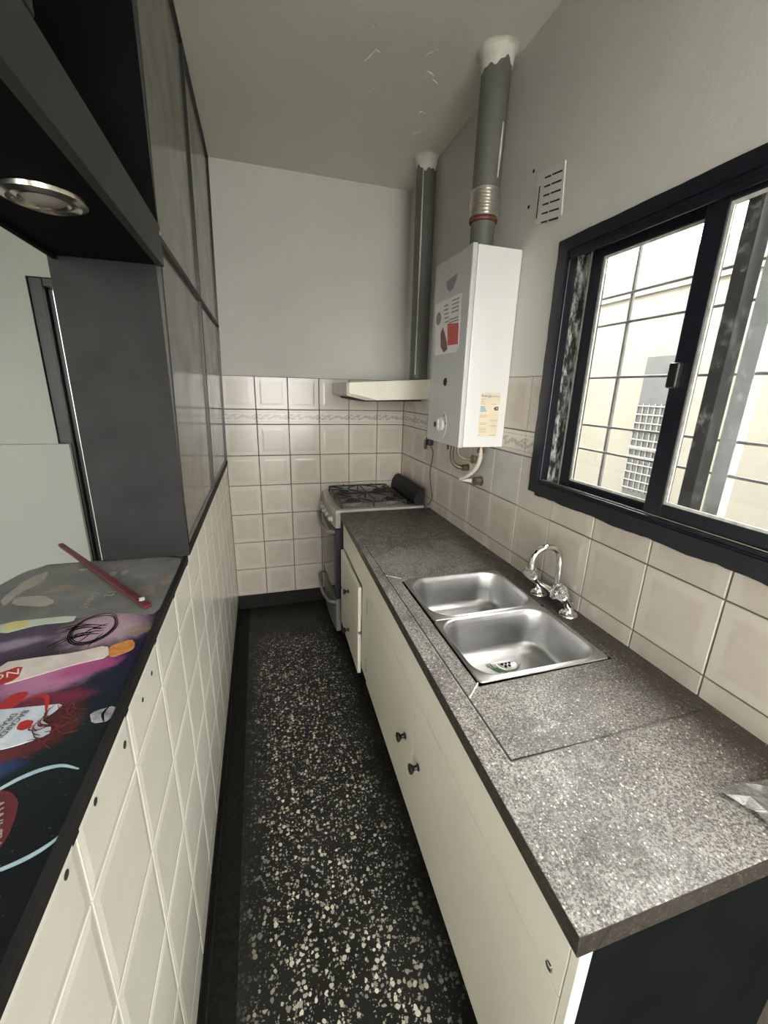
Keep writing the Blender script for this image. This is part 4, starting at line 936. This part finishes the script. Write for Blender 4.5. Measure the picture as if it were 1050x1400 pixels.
for k, (x1, z) in enumerate(((1.095, 1.508), (1.086, 1.502), (1.085, 1.496), (1.093, 1.489), (1.140, 1.4885), (1.106, 1.444), (1.100, 1.438), (1.150, 1.424), (1.105, 1.414), (1.102, 1.408), (1.150, 1.402), (1.108, 1.392), (1.104, 1.386), (1.110, 1.378), (1.082, 1.364), (1.152, 1.364))):
    lq(1.118 if x1 > 1.13 else 1.073, z, x1, z - .0022, 'tan_ink')
# pipes below
def fitting(c, ax, par, r=.013, L=.03):
    return obj('fitting', MB()._lathe([(r * 1.5, 0), (r * 1.5, .003), (r, .005), (r, L * .5), (r * 1.25, L * .5), (r * 1.25, L), (r * .7, L)], Vector(c), Vector(ax), 8, 0), 'brass', par)
h1 = thing('water_hose', (1.12, -1.0, 1.312), 'short braided steel hose curving under the water heater to the wall', 'hose')
p_ = smooth_path([(1.105, -.992, 1.285), (1.103, -.988, 1.245), (1.112, -.985, 1.205), (1.135, -.99, 1.182), (1.16, -1.0, 1.176)], 6)
obj('hose', MB().tube(p_, [.0095 + .0010 * (i % 2) for i in range(len(p_))], 10), 'braid', h1, smooth=True)
fitting((1.105, -.992, 1.3115), (0, 0, -1), h1); fitting((W - .004, -1.005, 1.176), (-1, 0, 0), h1)
obj('valve_lever', MB().box((1.085, -.975, 1.262), (1.094, -.967, 1.303)), 'plastic_black', h1, bevel=.002)
h2 = thing('gas_hose', (1.12, -1.2, 1.312), 'pale bent hose hanging under the water heater by the wall valve', 'hose')
p_ = smooth_path([(1.125, -1.222, 1.290), (1.127, -1.218, 1.250), (1.122, -1.195, 1.205), (1.110, -1.150, 1.165), (1.103, -1.105, 1.146), (1.118, -1.10, 1.140), (1.150, -1.125, 1.138)], 6)
obj('hose', MB().tube(p_, .0095, 12), 'hose', h2, smooth=True)
fitting((1.125, -1.222, 1.3115), (0, 0, -1), h2); fitting((W - .004, -1.140, 1.138), (-1, -.0, 0), h2, .016, .035)
h3 = thing('gas_pipe', (1.12, -1.07, 1.312), 'thin dark gas pipe with brass valve under the water heater', 'pipe')
p_ = smooth_path([(1.090, -1.075, 1.305), (1.091, -1.080, 1.262), (1.112, -1.092, 1.238), (1.150, -1.102, 1.232)], 6)
obj('pipe', MB().tube(p_, .0055, 10), 'brass', h3, smooth=True)
fitting((W - .004, -1.108, 1.232), (-1, 0, 0), h3, .014, .040)
obj('valve_lever', MB().box((1.150, -1.120, 1.240), (1.158, -1.094, 1.252)), 'brass', h3, bevel=.002)
pg = thing('power_cable', (W, -.53, 1.24), 'black plug and thin brown cable dropping behind the stove', 'cable')
obj('plug', MB().box((W - .0005, -.505, 1.225), (W - .030, -.560, 1.268)).box((W - .03, -.513, 1.20), (W - .044, -.530, 1.255)), 'plastic_black', pg, bevel=.004)
M['cable'] = mat('brown_cable', (.10, .075, .055), .5, 0, .1, 30)
obj('cable', MB().tube(smooth_path([(W - .02, -.552, 1.230), (W - .008, -.575, 1.19), (W - .006, -.560, 1.13), (W - .006, -.545, 1.06), (W - .006, -.565, .99), (W - .008, -.600, .93), (W - .008, -.578, .885), (W - .012, -.548, .862)], 7), .0032, 8), 'cable', pg, smooth=True)

# ------------------------------------------------------------------ wall vent
vt = thing('wall_vent', (W, -1.40, 2.18), 'white slotted ventilation plate on the wall above the window corner', 'vent')
obj('plate', MB().extrude([(W + .001, -1.325, 2.268), (W + .001, -1.470, 2.240), (W + .001, -1.484, 2.085), (W + .001, -1.342, 2.098)], (-.005, 0, 0)), 'vent', vt, bevel=.002)
for k in range(6):
    z = 2.232 - .0265 * k
    for y0, y1 in ((-1.372, -1.405), (-1.412, -1.462)):
        a_, b_ = y0 - .0015 * k, y1 - .0015 * k; za, zb_ = z - .16 * (-1.372 - y0), z - .16 * (-1.372 - y1)
        obj('slot', MB().extrude([(W - .0035, a_, za), (W - .0035, b_, zb_), (W - .0035, b_, zb_ - .0055), (W - .0035, a_, za - .0045)], (-.0013, 0, 0)), 'dark', vt)
obj('slot', B((W - .0035, -1.346, 2.120), (W - .0048, -1.351, 2.215)), 'dark', vt)

# ------------------------------------------------------------------ flaking paint on the ceiling, paint fleck on the slat
def flake(cx, cy, r_, seed):
    rn = random.Random(seed); n = 11
    p = [(cx + r_ * rn.uniform(.45, 1.2) * math.cos(2 * math.pi * i / n), cy + 1.5 * r_ * rn.uniform(.45, 1.2) * math.sin(2 * math.pi * i / n)) for i in range(n)]
    return MB().prism(p, H - .0025, H + .001)
ceil_o = bpy.data.objects['ceiling']
for k, (cx, cy, r_) in enumerate(((.70, -.93, .030), (.74, -.75, .020), (.93, -.90, .034), (.90, -1.02, .022), (.66, -1.07, .016), (1.02, -.55, .022), (.98, -.70, .016))):
    obj('paint_flake', flake(cx, cy, r_, k), 'ceiling', ceil_o, bevel=.0012)
obj('paint_fleck', MB().extrude([(-.070, -1.838, 1.0600), (-.060, -1.834, 1.0600), (-.056, -1.848, 1.0600), (-.066, -1.852, 1.0600)], (0, 0, .0012)), 'plaster_white', sl)
